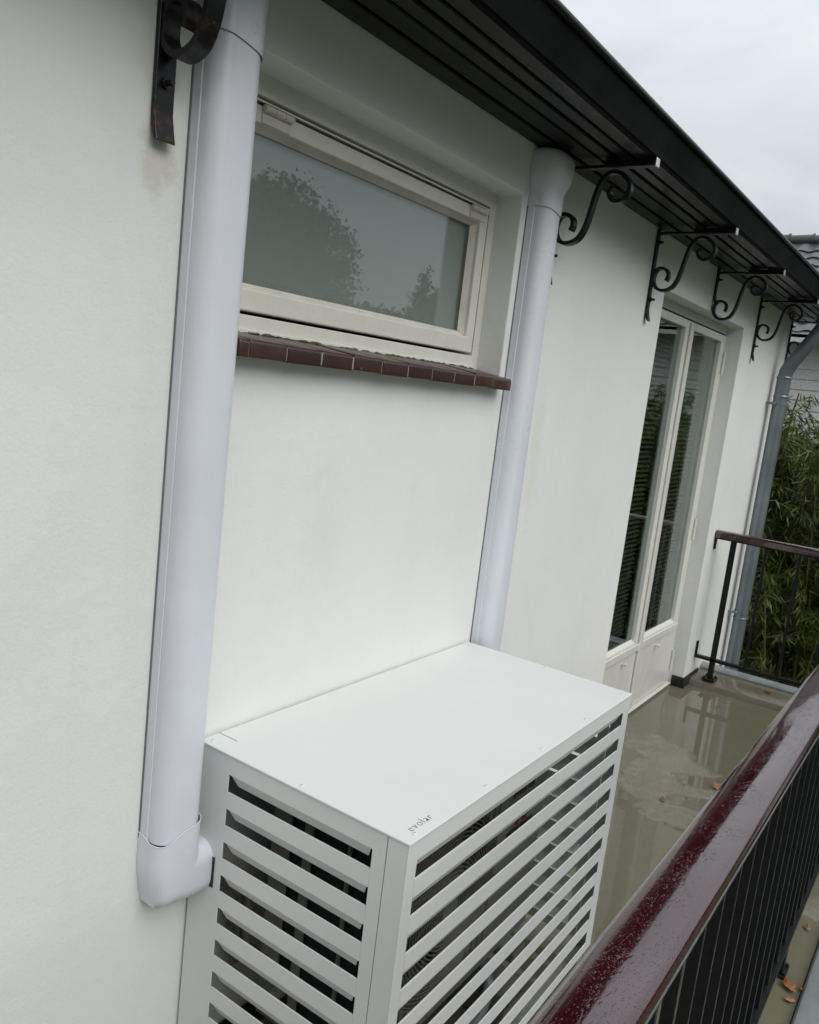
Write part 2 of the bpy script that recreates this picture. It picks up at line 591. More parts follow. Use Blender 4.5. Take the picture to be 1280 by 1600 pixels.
def mesh_np(name, verts, faces_n, mat, parent=None):
    """verts (N,3), consecutive quads of faces_n corners"""
    me = bpy.data.meshes.new(name)
    nv = len(verts)
    nf = nv // faces_n
    me.vertices.add(nv)
    me.vertices.foreach_set('co', verts.astype(np.float32).ravel())
    me.loops.add(nv)
    me.loops.foreach_set('vertex_index', np.arange(nv, dtype=np.int32))
    me.polygons.add(nf)
    me.polygons.foreach_set('loop_start', np.arange(0, nv, faces_n, dtype=np.int32))
    me.polygons.foreach_set('loop_total', np.full(nf, faces_n, dtype=np.int32))
    me.update(calc_edges=True)
    me.validate()
    return link_mesh(name, me, mat, parent)


# ------------------------------------------------------------------ main dimensions
FLOOR = 0.0
GROUND = -2.8
SOFFIT = 2.385
WALL_L, WALL_R = -6.0, 5.12
WIN = (-0.012, 1.105, 1.690, 2.238)     # x0,x1,z0,z1
DOOR = (2.458, 3.872, 0.0, 2.172)
REV = 0.088                             # reveal depth

# ------------------------------------------------------------------ setting
g = MB(); g.box(-300, 300, -300, 300, GROUND - 1.0, GROUND)
tag(g.build('ground', 'garden_soil_grass'), 'dark grassy garden ground below the balcony', 'ground', kind='structure')

fb = MB()
fb.box(-5.0, 3.98, -1.105, -0.0008, -0.22, 0.0)
fb.box(DOOR[0] + 0.002, DOOR[1] - 0.002, -0.0008, 0.0885, -0.22, 0.0)
tag(fb.build('balcony_floor', 'wet_concrete_coating'), 'wet beige coated balcony floor with shallow puddles', 'floor', kind='structure')
kb = MB()
kb.prism([(3.9805, -0.22), (3.9805, 0.004), (3.995, 0.030), (4.03, 0.044), (4.225, 0.050), (4.225, -0.22)], 'y', -1.105, -0.004)
tag(kb.build('floor_kerb', 'wet_concrete_coating', smooth=True), 'raised beige strip of floor at the far end of the balcony', 'kerb', kind='structure')

ze = MB()
ze.prism([(4.226, 0.02), (4.226, 0.062), (4.236, 0.074), (4.29, 0.080), (4.30, 0.074), (4.30, -0.30), (4.288, -0.30), (4.288, 0.02)], 'y', -1.108, 0.0)
tag(ze.build('zinc_edge_trim', 'zinc_sheet', smooth=True), 'grey zinc edge strip behind the short end railing', 'edge trim')
zf = MB()
zf.prism([(-1.109, -0.28), (-1.109, 0.012), (-1.116, 0.022), (-1.128, 0.025), (-1.42, 0.030), (-1.43, 0.022), (-1.43, -0.28)], 'x', -5.0, 4.30)
tag(zf.build('zinc_roof_edge', 'zinc_sheet', smooth=True), 'pale grey zinc flashing outside the long railing, bottom right corner', 'flashing')

# ------------------------------------------------------------------ house
house = empty('house', (0, 0, GROUND))
tag(house, 'white rendered house with black eaves, small window and french doors', 'house')
wb = MB()
xc = [WALL_L, WIN[0], WIN[1], DOOR[0], DOOR[1], WALL_R]
zc = [GROUND, -0.03, WIN[2], DOOR[3], WIN[3], 2.60]
holes = {(1, 2), (1, 3), (3, 1), (3, 2)}
wb.plate(xc, zc, holes, 0.0, 0.30, lambda u, v, t: (u, t, v))
# side and back walls close the volume
wb.box(WALL_L, WALL_R - 0.001, 5.7, 6.0, GROUND, 2.60)
wb.box(WALL_L + 0.001, WALL_L + 0.3, 0.3, 5.7, GROUND, 2.60)
wb.box(WALL_R - 0.3, WALL_R - 0.001, 0.3, 5.7, GROUND, 2.60)
wall = wb.build('wall', 'white_render', house, bevel=0.004)

pl = MB()
for a, b in ((WALL_L + 0.2, DOOR[0] - 0.003), (DOOR[1] + 0.0, 4.17)):
    pl.box(a, b, -0.010, -0.001, 0.002, 0.068, 0.002)
pl.box(DOOR[1] - 0.010, DOOR[1] - 0.001, -0.010, REV - 0.02, 0.003, 0.0675, 0.002)
pl.build('plinth_strip', 'black_plinth_paint', house)

# room behind the french doors
rm = MB()
rm.plate([1.8, DOOR[0], DOOR[1], 4.7], [-0.1, 0.0, 2.172, 2.5], {(1, 1)}, 0.305, 0.31, lambda u, v, t: (u, t, v))
rm.box(1.8, 4.7, 2.6, 2.62, -0.1, 2.5)
rm.box(1.79, 1.8, 0.31, 2.6, -0.1, 2.5)
rm.box(4.7, 4.71, 0.31, 2.6, -0.1, 2.5)
rm.box(1.8, 4.7, 0.31, 2.6, 2.5, 2.51)
rm.box(1.8, 4.7, 0.31, 2.6, -0.11, -0.1)
rm.build('interior_room', 'dark_room', house)

# roof above the eave
rf = MB()
rf.prism([(-0.20, 2.452), (-0.20, 2.500), (6.2, 4.75), (6.2, 4.70)], 'x', WALL_L - 0.2, WALL_R + 0.25)
rf.build('roof', 'dark_roof_tile', house)
top = MB()
top.box(WALL_L, WALL_R, 0.0, 6.0, 2.601, 2.61)
top.build('ceiling_slab', 'dark_void', house)

# soffit boards
edges = [0.0, 0.066, 0.136, 0.190, 0.240, 0.300]
EAVE_L, EAVE_R = -3.2, WALL_R + 0.20
for i in range(5):
    b = MB()
    y0, y1 = -edges[i] - (0.005 if i else 0.001), -edges[i + 1] + 0.005
    z = SOFFIT + 0.0015 * (i % 2)
    b.prism([(y0, z + 0.016), (y0, z + 0.003), (y0 - 0.003, z), (y1 + 0.003, z), (y1, z + 0.003), (y1, z + 0.016)], 'x', EAVE_L, EAVE_R)
    b.build('soffit_board', 'black_gloss_paint', house)
bk = MB(); bk.box(EAVE_L, EAVE_R, -0.300, 0.0, SOFFIT + 0.018, SOFFIT + 0.028)
bk.build('soffit_backing', 'dark_void', house)
# fascia board and box gutter with a rolled bead
fa = MB()
fa.prism([(-0.297, SOFFIT - 0.004), (-0.312, SOFFIT - 0.004), (-0.316, SOFFIT), (-0.318, SOFFIT + 0.020), (-0.297, SOFFIT + 0.020)], 'x', EAVE_L, EAVE_R)
fa.build('fascia_batten', 'gutter_metal', house)
gu = MB()
gu.prism([(-0.200, 2.43), (-0.200, SOFFIT + 0.030), (-0.300, SOFFIT + 0.022), (-0.3165, SOFFIT + 0.0215), (-0.326, 2.480), (-0.3225, 2.480), (-0.3135, SOFFIT + 0.026), (-0.202, SOFFIT + 0.034), (-0.202, 2.43)], 'x', EAVE_L, EAVE_R + 0.03)
gut = gu.build('gutter', 'gutter_metal', house)
bd = MB(); bd.tube([(EAVE_L, -0.329, 2.487), (EAVE_R + 0.03, -0.329, 2.487)], 0.0105, 14)
bd.build('rolled_bead', 'bead_metal', gut, smooth=True)
for x in (4.15, 4.42, 4.62):
    j = MB(); j.prism([(-0.3178, SOFFIT + 0.022), (-0.3275, 2.478), (-0.3265, 2.478), (-0.3168, SOFFIT + 0.022)], 'x', x, x + 0.014)
    j.build('joint_strip', 'zinc_sheet', gut)
ge = MB(); ge.box(EAVE_R + 0.0, EAVE_R + 0.012, -0.297, 0.0, SOFFIT + 0.001, 2.45)
ge.build('eave_end_board', 'black_gloss_paint', house)

# ---- small top-hung window
x0, x1, z0, z1 = WIN
fr = MB()
yF = REV
fr.plate([x0 - 0.02, x0 + 0.035, x1 - 0.034, x1 + 0.02], [z0 - 0.0, z0 + 0.060, z1 - 0.044, z1 + 0.02], {(1, 1)}, yF, yF + 0.075, lambda u, v, t: (u, t, v))
window = fr.build('window', 'cream_frame_paint', house, bevel=0.002)
sx0, sx1, sz0, sz1 = x0 + 0.040, x1 - 0.043, z0 + 0.068, z1 - 0.062
st = MB()
st.plate([sx0, sx0 + 0.052, sx1 - 0.040, sx1], [sz0, sz0 + 0.046, sz1 - 0.036, sz1], {(1, 1)}, yF - 0.002, yF + 0.05, lambda u, v, t: (u, t, v))
sash = st.build('sash', 'cream_frame_paint', window, bevel=0.003)
gx0, gx1, gz0, gz1 = sx0 + 0.052, sx1 - 0.040, sz0 + 0.046, sz1 - 0.036
# glazing beads (bevelled strips)
for nm, prof, ax, a, b in (
        ('bead', [(yF + 0.010, gz0), (yF + 0.026, gz0 + 0.014), (yF + 0.026, gz0)], 'x', gx0, gx1),
        ('bead', [(yF + 0.010, gz1), (yF + 0.026, gz1 - 0.012), (yF + 0.026, gz1)], 'x', gx0, gx1)):
    q = MB(); q.prism(prof, ax, a, b); q.build(nm, 'weathered_cream_paint', window)
q = MB(); q.prism([(gx1, yF + 0.010), (gx1 - 0.014, yF + 0.026), (gx1, yF + 0.026)], 'z', gz0, gz1); q.build('bead', 'weathered_cream_paint', window)
q = MB(); q.prism([(gx0, yF + 0.010), (gx0 + 0.014, yF + 0.026), (gx0, yF + 0.026)], 'z', gz0, gz1); q.build('bead', 'weathered_cream_paint', window)
q = MB(); q.box(gx0, gx1, yF + 0.028, yF + 0.032, gz0, gz1); q.build('pane', 'window_glass', window)
q = MB(); q.box(gx0, gx1, yF + 0.042, yF + 0.046, gz0, gz1); q.build('frosted_film', 'grey_window_film', window)
q = MB(); q.box(x0, x1, 0.20, 0.22, z0, z1); q.build('blackout_board', 'dark_room', window)
# drip profile over the sash and weather strip at the bottom
q = MB(); q.prism([(yF + 0.02, sz1 + 0.010), (yF - 0.012, sz1 + 0.006), (yF - 0.013, sz1 + 0.002), (yF - 0.010, sz1 + 0.0035), (yF + 0.02, sz1 + 0.007)], 'x', x0 + 0.036, x1 - 0.048)
q.build('drip_strip', 'cream_frame_paint', window)
q = MB(); q.prism([(yF - 0.0005, z0 + 0.030), (yF - 0.006, z0 + 0.028), (yF - 0.006, z0 + 0.008), (yF - 0.0005, z0 + 0.006)], 'x', x0 + 0.02, x1 - 0.014)
q.build('weather_bar', 'cream_frame_paint', window)
q = MB(); q.box(sx0, sx1 - 0.02, yF - 0.0005, yF + 0.012, sz0 + 0.012, sz0 + 0.0145); q.build('shadow_gap', 'dark_void', window)
for hx in (x0 + 0.125, x1 - 0.150):
    q = MB()
    q.tube([(hx, yF - 0.010, sz1 - 0.006), (hx + 0.085, yF - 0.010, sz1 - 0.006)], 0.0075, 10)
    q.box(hx, hx + 0.085, yF - 0.0055, yF - 0.0021, sz1 - 0.034, sz1 - 0.008)
    for k in (0.028, 0.057):
        q.box(hx + k, hx + k + 0.0012, yF - 0.0185, yF - 0.010, sz1 - 0.013, sz1 + 0.001)
    q.build('hinge', 'weathered_cream_paint', window, smooth=True)

# ---- brick sill
sl = MB()
sl.prism([(0.100, 1.670), (-0.0445, 1.6615), (-0.0445, 1.689), (0.100, 1.710)], 'x', -0.018, 1.098)
sill = sl.build('window_sill', 'mortar', house)


def tile_mesh(w, seed):
    b = MB()
    b.prism([(0.080, 0.010), (-0.046, -0.0015), (-0.0475, 0.001), (-0.0475, 0.028), (-0.044, 0.0335), (0.080, 0.052)], 'x', 0, w)
    bmesh.ops.bevel(b.bm, geom=b.bm.edges[:], offset=0.0022, segments=2, affect='EDGES', profile=0.5)
    return b.mesh('sill_tile', True, 50)


tm = tile_mesh(0.1035, 0)
cut = tile_mesh(0.026, 1)
o = link_mesh('brick', cut, 'brown_sill_tile', sill); o.location = (-0.0195, 0, 1.660)
for k in range(10):
    o = link_mesh('brick', tm, 'brown_sill_tile', sill)
    o.location = (0.0095 + k * 0.1095 + random.uniform(-0.0012, 0.0012), random.uniform(-0.0012, 0.0008), 1.660 + random.uniform(-0.0012, 0.0012))
    o.rotation_euler = (random.uniform(-.01, .01), random.uniform(-.006, .006), random.uniform(-.008, .008))

# grimy mortar joint between frame and sill
q = MB()
jp = [(x0 + 0.005 + k * 0.012, REV - 0.003 - random.uniform(0, 0.004), 1.7115 + random.uniform(-0.0012, 0.0016)) for k in range(int((x1 - x0 - 0.01) / 0.012))]
q.tube(jp, [random.uniform(0.0022, 0.0052) for _ in jp], 6)
q.build('mortar_joint', 'grimy_mortar', sill, smooth=True)
for k in range(9):
    q = MB(); cx = random.uniform(0.05, 1.05)
    q.tube([(cx, REV - 0.008, 1.7135), (cx + random.uniform(0.006, 0.02), REV - 0.009, 1.7145)], [0.0022, 0.0014], 5)
    q.build('mortar_crumb', 'mortar', sill)

# ---- french doors
dx0, dx1, dz0, dz1 = DOOR
yD = 0.090
df = MB()
df.plate([dx0 - 0.02, dx0 + 0.032, dx1 - 0.032, dx1 + 0.02], [0.0, 0.026, dz1 - 0.040, dz1 + 0.02], {(1, 1)}, yD, yD + 0.09, lambda u, v, t: (u, t, v))
door = df.build('french_door', 'cream_door_paint', house, bevel=0.002)
tag(door, 'cream double doors with tall panes and solid lower panels')
for zz in (0.004, 0.016):
    q = MB(); q.box(dx0 + 0.02, dx1 - 0.02, yD - 0.012 - zz * 0.8, yD - 0.0005, zz - 0.003, zz + 0.006, 0.002); q.build('threshold_strip', 'cream_door_paint', door)
q = MB(); q.box(dx0, dx1, yD - 0.010, yD - 0.0005, dz1 - 0.046, dz1 - 0.039); q.build('weather_strip', 'bright_metal', door)
mid = (dx0 + dx1) / 2
PB, PT = 0.420, 2.080
for s_, (a, b) in enumerate(((dx0 + 0.037, mid - 0.0015), (mid + 0.0015, dx1 - 0.037))):
    lf = MB()
    stile = 0.070
    lf.plate([a, a + stile, b - stile, b], [0.030, PB, PT, dz1 - 0.052], {(1, 1)}, yD - 0.006, yD + 0.045, lambda u, v, t: (u, t, v))
    leaf = lf.build('door_leaf', 'cream_door_paint', door, bevel=0.004)
    q = MB(); q.box(a + stile, b - stile, yD + 0.016, yD + 0.021, PB, PT); q.build('pane', 'door_glass', door)
    q = MB(); q.box(a + stile * 0.6, b - 0.006, yD - 0.016, yD - 0.0065, PB - 0.052, PB - 0.012, 0.003); q.build('lower_rail_moulding', 'cream_door_paint', door)
    q = MB(); q.prism([(yD - 0.006, PB - 0.004), (yD + 0.015, PB + 0.014), (yD + 0.015, PB - 0.004)], 'x', a + stile, b - stile); q.build('bead', 'cream_door_paint', door)
    kx = a + 0.30 if s_ else b - 0.22
    q = MB()
    q.tube([(kx, yD - 0.006, PB - 0.085), (kx, yD - 0.020, PB - 0.085), (kx, yD - 0.022, PB - 0.085), (kx, yD - 0.032, PB - 0.085)], [0.005, 0.005, 0.010, 0.009], 10)
    q.build('pull_knob', 'cream_door_paint', door, smooth=True)
    # venetian blind slats behind the glass
    slat = MB(); slat.prism([(0.0, 0.0), (0.010, 0.0035), (0.022, 0.0005), (0.010, 0.0045)], 'x', a + stile + 0.006, b - stile - 0.006)
    sm = slat.mesh('blind_slat')
    nz = 66
    for k in range(nz):
        o = link_mesh('blind_slat', sm, 'dark_blind', door)
        o.location = (random.uniform(-.002, .002), yD + 0.060, PB + 0.03 + k * (PT - PB - 0.06) / (nz - 1))
        o.rotation_euler = (random.uniform(0.30, 0.55), 0, 0)
q = MB(); q.box(mid - 0.020, mid + 0.020, yD - 0.020, yD - 0.0065, 0.036, dz1 - 0.06, 0.004); q.build('meeting_bead', 'cream_door_paint', door)
for hz in (0.10, 0.92, 1.90):
    q = MB(); q.tube([(dx1 - 0.036, yD - 0.014, hz), (dx1 - 0.036, yD - 0.014, hz + 0.13)], 0.0085, 10)
    q.box(dx1 - 0.040, dx1 - 0.026, yD - 0.0075, yD - 0.0062, hz + 0.002, hz + 0.128)
    q.build('hinge', 'cream_door_paint', door, smooth=True)

# ------------------------------------------------------------------ plastic trunking


def duct_profile(w, d, r, base=0.012, n=9, grow=0.0):
    """half-round duct; local x 0..w, y 0..-d; returns list (x,y), open along the wall but closed loop"""
    w2, d2, g_ = w, d + grow, grow
    pts = [(-g_, 0.0), (-g_, -base)]
    pts.append((-g_, -(d2 - r)))
    for k in range(1, n + 1):
        t = pi / 2 * k / n
        pts.append((-g_ + r - r * math.cos(t), -(d2 - r) - r * math.sin(t)))
    pts.append((w2 / 2, -d2 - 0.0006))
    for k in range(0, n + 1):
        t = pi / 2 * (1 - k / n)
        pts.append((w2 + g_ - r + r * math.cos(t), -(d2 - r) - r * math.sin(t)))
    pts.append((w2 + g_, -base))
    pts.append((w2 + g_, 0.0))
    return pts


W_D, D_D, R_D = 0.110, 0.069, 0.036


def trunking(name, xL, zb, zt, label, bottom_elbow, flare):
    t = empty(name, (xL, 0, zb))
    tag(t, label, 'cable trunking', 'white trunking on the wall')
    YO = -0.0008
    P = [(x + xL, y + YO) for x, y in duct_profile(W_D, D_D, R_D)]
    d = MB(); d.prism(P, 'z', zb, zt)
    d.build('duct', 'white_plastic', t, smooth=True, angle=50)
    # base rail: small step near the wall with a seam line
    q = MB(); q.prism([(xL - 0.0025, YO), (xL - 0.0025, -0.024), (xL - 0.0004, -0.026), (xL - 0.0004, YO)], 'z', zb, zt)
    q.build('base_rail', 'white_plastic', t)
    q = MB(); q.prism([(xL + W_D + 0.0025, YO), (xL + W_D + 0.0025, -0.024), (xL + W_D + 0.0004, -0.026), (xL + W_D + 0.0004, YO)], 'z', zb, zt)
    q.build('base_rail', 'white_plastic', t)
    # sealant bead along the wall
    q = MB(); q.tube([(xL - 0.003, -0.001, zb), (xL - 0.003, -0.001, zt)], 0.0022, 6); q.build('sealant', 'print_grey', t)

    # top cap: collar with a wavy lower edge, swelling towards the soffit
    prof = duct_profile(1.0, 1.0, 0.45)
    rings = []
    levels = [(0.0, 0.0030, 0.0030, 0.0), (0.010, 0.0032, 0.0034, 0), (0.045, 0.0032, 0.0034, 0), (0.062, 0.006, 0.010, 0), (0.080, 0.011, 0.020, 0),
              (0.110, 0.013, 0.026, 0), (0.135, 0.012, 0.026, 0), (0.152, 0.010, 0.019, 0), (0.163, 0.006, 0.006, 0), (0.170, -0.004, -0.018, 0), (0.173, -0.03, -0.05, 0)]
    zc0 = zt
    for li, (dz, gx, gy, _) in enumerate(levels):
        if gx > 0.0035:
            gx, gy = 0.0032 + (gx - 0.0032) * flare, 0.0034 + (gy - 0.0034) * flare
        ring = []
        base_prof = duct_profile(W_D, D_D, R_D)
        for (x, y) in base_prof:
            u = x / W_D
            xx = xL - gx + u * (W_D + 2 * gx)
            yy = y / D_D * (D_D + gy)
            wave = 0.0
            if li == 0:
                wave = -0.020 * max(0.0, u) * (1 if y < -0.02 else 0.8)
            ring.append((xx, min(yy, 0) + YO, zc0 + dz + wave))
        rings.append(ring)
    q = MB(); q.loft(rings, False, True)
    cap = q.build('top_cap', 'white_plastic', t, smooth=True, angle=45)
    # moulded ring mark on the cap
    q = MB()
    cx, cz, cy = xL + W_D * 0.62, zc0 + 0.020, -(D_D + 0.0042)
    q.tube([(cx + 0.009 * math.cos(a), cy, cz + 0.009 * math.sin(a)) for a in np.linspace(0.0, 2 * pi, 21)], 0.0009, 5, False)
    q.build('moulded_mark', 'white_plastic', cap, smooth=True)
    if bottom_elbow:
        gx = 0.0046
        Cx, Cz = xL + W_D + gx, zb - 0.042
        prof_e = duct_profile(W_D + 2 * gx, D_D + 0.0040, R_D + 0.001)
        rings = []
        wid = W_D + 2 * gx
        # straight collar down to the bend; wavy top edge
        for zi in (0, 1, 2):
            ring = []
            for (x, y) in prof_e:
                u = x / wid
                z = (zb + 0.006, zb - 0.012, Cz)[zi]
                if zi == 0:
                    z += 0.006 - 0.015 * math.exp(-((u - 0.10) / 0.20) ** 2) * (1 if y < -0.012 else 0.0) + 0.014 * math.sin(pi / 2 * max(0.0, min(1.0, u)))
                ring.append((xL - gx + x, y + YO, z))
            rings.append(ring)
        nb = 14
        for k in range(1, nb + 1):
            th = pi / 2 * k / nb
            ring = []
            for (x, y) in prof_e:
                rad = wid - x                       # 0 at inner corner side
                sq = 1.0 / max(abs(math.cos(th)), abs(math.sin(th)))
                f = 1 + (sq - 1) * 0.56
                rad = rad * f
                ring.append((Cx - rad * math.cos(th), y + YO, Cz - rad * math.sin(th)))
            rings.append(ring)
        end = [(0.001, p[1], p[2]) for p in rings[-1]]
        # little swelling where it meets the cover
        rings.append([(Cx + 0.004, p[1], p[2]) for p in rings[-1]])
        rings.append(end)
        q = MB(); q.loft(rings, False, False)
        el = q.build('elbow', 'white_plastic', t, smooth=True, angle=60)
        q = MB(); q.tube([p for p in rings[0]], 0.0011, 6); q.build('rolled_lip', 'white_plastic', el, smooth=True)
        q = MB()
        cx, cz, cy = xL + W_D * 0.55, zb - 0.020, -(D_D + 0.0049)
        q.tube([(cx + 0.009 * math.cos(a), cy, cz + 0.009 * math.sin(a)) for a in np.linspace(0.0, 2 * pi, 21)], 0.0008, 5, False)
        q.build('moulded_mark', 'white_plastic', el, smooth=True)
        q = MB(); q.box(-0.0012, 0.0004, -0.0805, -0.02, Cz - 0.100, Cz - 0.030); q.build('cut_out', 'print_black', el)
    else:
        pass
    return t


trunking('cable_trunking', -0.137, 0.672, 2.212, 'wide white trunking left of the window, bending into the slatted cover', True, 0.25)
trunking('cable_trunking', 1.140, 0.002, 2.212, 'white trunking between the window and the french doors', False, 1.0)

# ------------------------------------------------------------------ slatted cover
CW, CD, CT, CB = 1.112, 0.560, 0.8436, 0.042
ZS = [0.798 - 0.0762 * k for k in range(10)]      # slot tops
SH = 0.0392                                      # slot height
cover = empty('slatted_cover', (0.55, -0.28, 0.0))
tag(cover, 'white metal slatted box against the wall hiding an outdoor unit', 'unit cover')
TP = 0.838
slz0 = ZS[-1] - SH
# top sheet with two mounting notches
tpm = MB()
tpm.plate([-0.002, 0.0525, 0.0555, 1.0785, 1.0815, CW + 0.002], [-CD - 0.002, -0.062, -0.006], {(1, 1), (3, 1)}, TP + 0.0005, CT, lambda u, v, t: (u, v, t))
topo = tpm.build('top_panel', 'white_powder_coat', cover, bevel=0.0012)
for (sx, sy) in ((0.015, -0.029), (0.013, -0.289), (0.034, -0.547), (0.293, -0.547), (0.555, -0.545), (0.815, -0.545), (1.084, -0.541), (1.098, -0.29), (1.098, -0.03)):
    q = MB()
    r = bmesh.ops.create_uvsphere(q.bm, u_segments=12, v_segments=6, radius=0.0052)
    for v in r['verts']:
        v.co = Vector((sx + v.co.x, sy + v.co.y, CT + 0.0002 + max(0, v.co.z) * 0.55))
    sc = q.build('screw', 'white_powder_coat', topo, smooth=True)
    q = MB(); q.box(sx - 0.0012, sx + 0.0012, sy - 0.0012, sy + 0.0012, CT + 0.002, CT + 0.0033); q.build('screw_recess', 'print_grey', topo)
text_mesh('evolar', 0.0265, 'print_grey', topo, Matrix.Translation((0.0350, -0.5395, CT + 0.0006)), 'lettering', offset=-0.0007, space=1.12)

tS = 0.0022
# front panel border
fp = MB()
fp.plate([0.0, 0.033, 1.066, CW], [CB, slz0, ZS[0], TP], {(1, 1)}, -CD, -CD + tS, lambda u, v, t: (u, t, v))
fp.plate([0.0, tS], [CB, TP], set(), -CD + tS, -0.5135, lambda u, v, t: (u, t, v))
fp.plate([CW - tS, CW], [CB, TP], set(), -CD + tS, -0.5135, lambda u, v, t: (u, t, v))
frontp = fp.build('front_panel', 'white_powder_coat', cover, bevel=0.0012)


def slat_mesh(L, h, inward):
    """face plate with a lip folded inwards along the lower edge. local u along 0..L, z 0..h. inward: maps (u, depth, z)"""
    b = MB()
    f = inward
    b.plate([0, L], [0, h], set(), 0, 0.0038, lambda u, v, t: f(u, t, v))
    e = 0.016
    A = [f(0.004, tS, 0.0005), f(L - 0.004, tS, 0.0005), f(L - e, 0.014, -0.0255), f(e, 0.014, -0.0255)]
    Bv = [f(0.004, tS, 0.0025), f(L - 0.004, tS, 0.0025), f(L - e, 0.0158, -0.0245), f(e, 0.0158, -0.0245)]
    va = [b.bm.verts.new(p) for p in A]
    vb = [b.bm.verts.new(p) for p in Bv]
    b.bm.faces.new(va)
    b.bm.faces.new(vb[::-1])
    for i in range(4):
        b.bm.faces.new((va[i], va[(i + 1) % 4], vb[(i + 1) % 4], vb[i]))
    return b.mesh('slat')


hgt = 0.0762 - SH
sfm = slat_mesh(1.066 - 0.033, hgt, lambda u, d, z: (0.033 + u, -CD + d, z))
for k in range(1, 10):
    o = link_mesh('slat', sfm, 'white_powder_coat', frontp)
    o.location.z = ZS[k]
# lip under the top border
tl = MB()
tl.bm.faces.new([tl.bm.verts.new(p) for p in ((0.037, -CD + tS, ZS[0] + 0.0005), (1.062, -CD + tS, ZS[0] + 0.0005), (1.050, -CD + 0.014, ZS[0] - 0.0255), (0.049, -CD + 0.014, ZS[0] - 0.0255))])
tl.build('folded_lip', 'white_powder_coat', frontp)
# side panels
SY0, SY1 = -0.481, -0.100
for sgn, nm in ((0, 'side_panel'), (1, 'side_panel')):
    X0, X1 = (0.0006, tS + 0.0006) if sgn == 0 else (CW - tS - 0.0006, CW - 0.0006)
    sp = MB()
    sp.plate([-0.5118, SY0, SY1, -0.006], [CB, slz0, ZS[0], TP], {(1, 1)}, X0, X1, lambda u, v, t: (t, u, v))
    side = sp.build(nm, 'white_powder_coat', cover, bevel=0.001)
    if sgn == 0:
        ssm = slat_mesh(SY1 - SY0, hgt, lambda u, d, z: (0.0006 + d, SY0 + u, z))
    else:
        ssm = slat_mesh(SY1 - SY0, hgt, lambda u, d, z: (CW - 0.0006 - d, SY0 + u, z))
    for k in range(1, 10):
        o = link_mesh('slat', ssm, 'white_powder_coat', side)
        o.location.z = ZS[k]
    tl = MB()
    xx = lambda d: (0.0006 + d) if sgn == 0 else (CW - 0.0006 - d)
    tl.bm.faces.new([tl.bm.verts.new(p) for p in ((xx(tS), SY0 + .004, ZS[0] + 0.0005), (xx(tS), SY1 - .004, ZS[0] + 0.0005), (xx(0.014), SY1 - .016, ZS[0] - 0.0255), (xx(0.014), SY0 + .016, ZS[0] - 0.0255))])
    tl.build('folded_lip', 'white_powder_coat', side)
for (fx, fy) in ((0.03, -0.53), (CW - 0.03, -0.53), (0.03, -0.04), (CW - 0.03, -0.04)):
    q = MB(); q.tube([(fx, fy, 0.0005), (fx, fy, 0.012), (fx, fy, 0.012), (fx, fy, CB + 0.004)], [0.020, 0.020, 0.008, 0.008], 12)
    q.build('foot', 'bright_metal', cover, smooth=True, angle=30)
# inner bottom rails
q = MB()
q.box(0.004, CW - 0.004, -CD + 0.004, -CD + 0.03, CB, CB + 0.004)
q.build('bottom_flange', 'bright_metal', cover)

# ------------------------------------------------------------------ heat pump inside
unit = empty('heat_pump', (0.45, -0.30, 0.0))
tag(unit, 'pale grey outdoor heat pump with round fan grille inside the slatted cover', 'heat pump')
UX0, UX1, UY0, UY1, UZ0, UZ1 = 0.095, 0.835, -0.455, -0.150, 0.215, 0.775
ca = MB()
GC = Vector((0.355, 0, 0.490)); GR = 0.222
# front face with a round fan opening: ring of quads between circle and rectangle
N = 48
rect = []
for k in range(N):
    a = 2 * pi * k / N
    cx, cz = math.cos(a), math.sin(a)
    tx = ((UX1 - GC.x) if cx > 0 else (GC.x - UX0)) / max(abs(cx), 1e-6)
    tz = ((UZ1 - GC.z) if cz > 0 else (GC.z - UZ0)) / max(abs(cz), 1e-6)
    t = min(tx, tz)
    rect.append((GC.x + cx * t, GC.z + cz * t))
outer = [ca.bm.verts.new((x, UY0, z)) for x, z in rect]
inner = [ca.bm.verts.new((GC.x + GR * math.cos(2 * pi * k / N), UY0, GC.z + GR * math.sin(2 * pi * k / N))) for k in range(N)]
deep = [ca.bm.verts.new((GC.x + GR * 0.97 * math.cos(2 * pi * k / N), UY0 + 0.10, GC.z + GR * 0.97 * math.sin(2 * pi * k / N))) for k in range(N)]
for k in range(N):
    j = (k + 1) % N
    ca.bm.faces.new((outer[k], outer[j], inner[j], inner[k]))
    ca.bm.faces.new((inner[k], inner[j], deep[j], deep[k]))
for cxz in ((UX0, UZ0), (UX1, UZ0), (UX0, UZ1), (UX1, UZ1)):
    # fill the corners left by the radial fan
    best = sorted(range(N), key=lambda k: (rect[k][0] - cxz[0]) ** 2 + (rect[k][1] - cxz[1]) ** 2)
    vcor = ca.bm.verts.new((cxz[0], UY0, cxz[1]))
    a_, b_ = None, None
    for k in range(N):
        j = (k + 1) % N
        p, q_ = rect[k], rect[j]
        onv = abs(p[0] - cxz[0]) < 1e-6 and abs(q_[1] - cxz[1]) < 1e-6
        onh = abs(p[1] - cxz[1]) < 1e-6 and abs(q_[0] - cxz[0]) < 1e-6
        if onv or onh:
            ca.bm.faces.new((outer[k], outer[j], vcor))
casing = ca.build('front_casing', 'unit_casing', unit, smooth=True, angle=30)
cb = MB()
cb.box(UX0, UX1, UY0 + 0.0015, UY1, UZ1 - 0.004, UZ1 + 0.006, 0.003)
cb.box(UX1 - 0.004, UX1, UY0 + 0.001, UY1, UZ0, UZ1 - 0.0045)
cb.box(UX0 + 0.001, UX1 - 0.0045, UY0 + 0.001, UY1 - 0.001, UZ0 + 0.0005, UZ0 + 0.004)
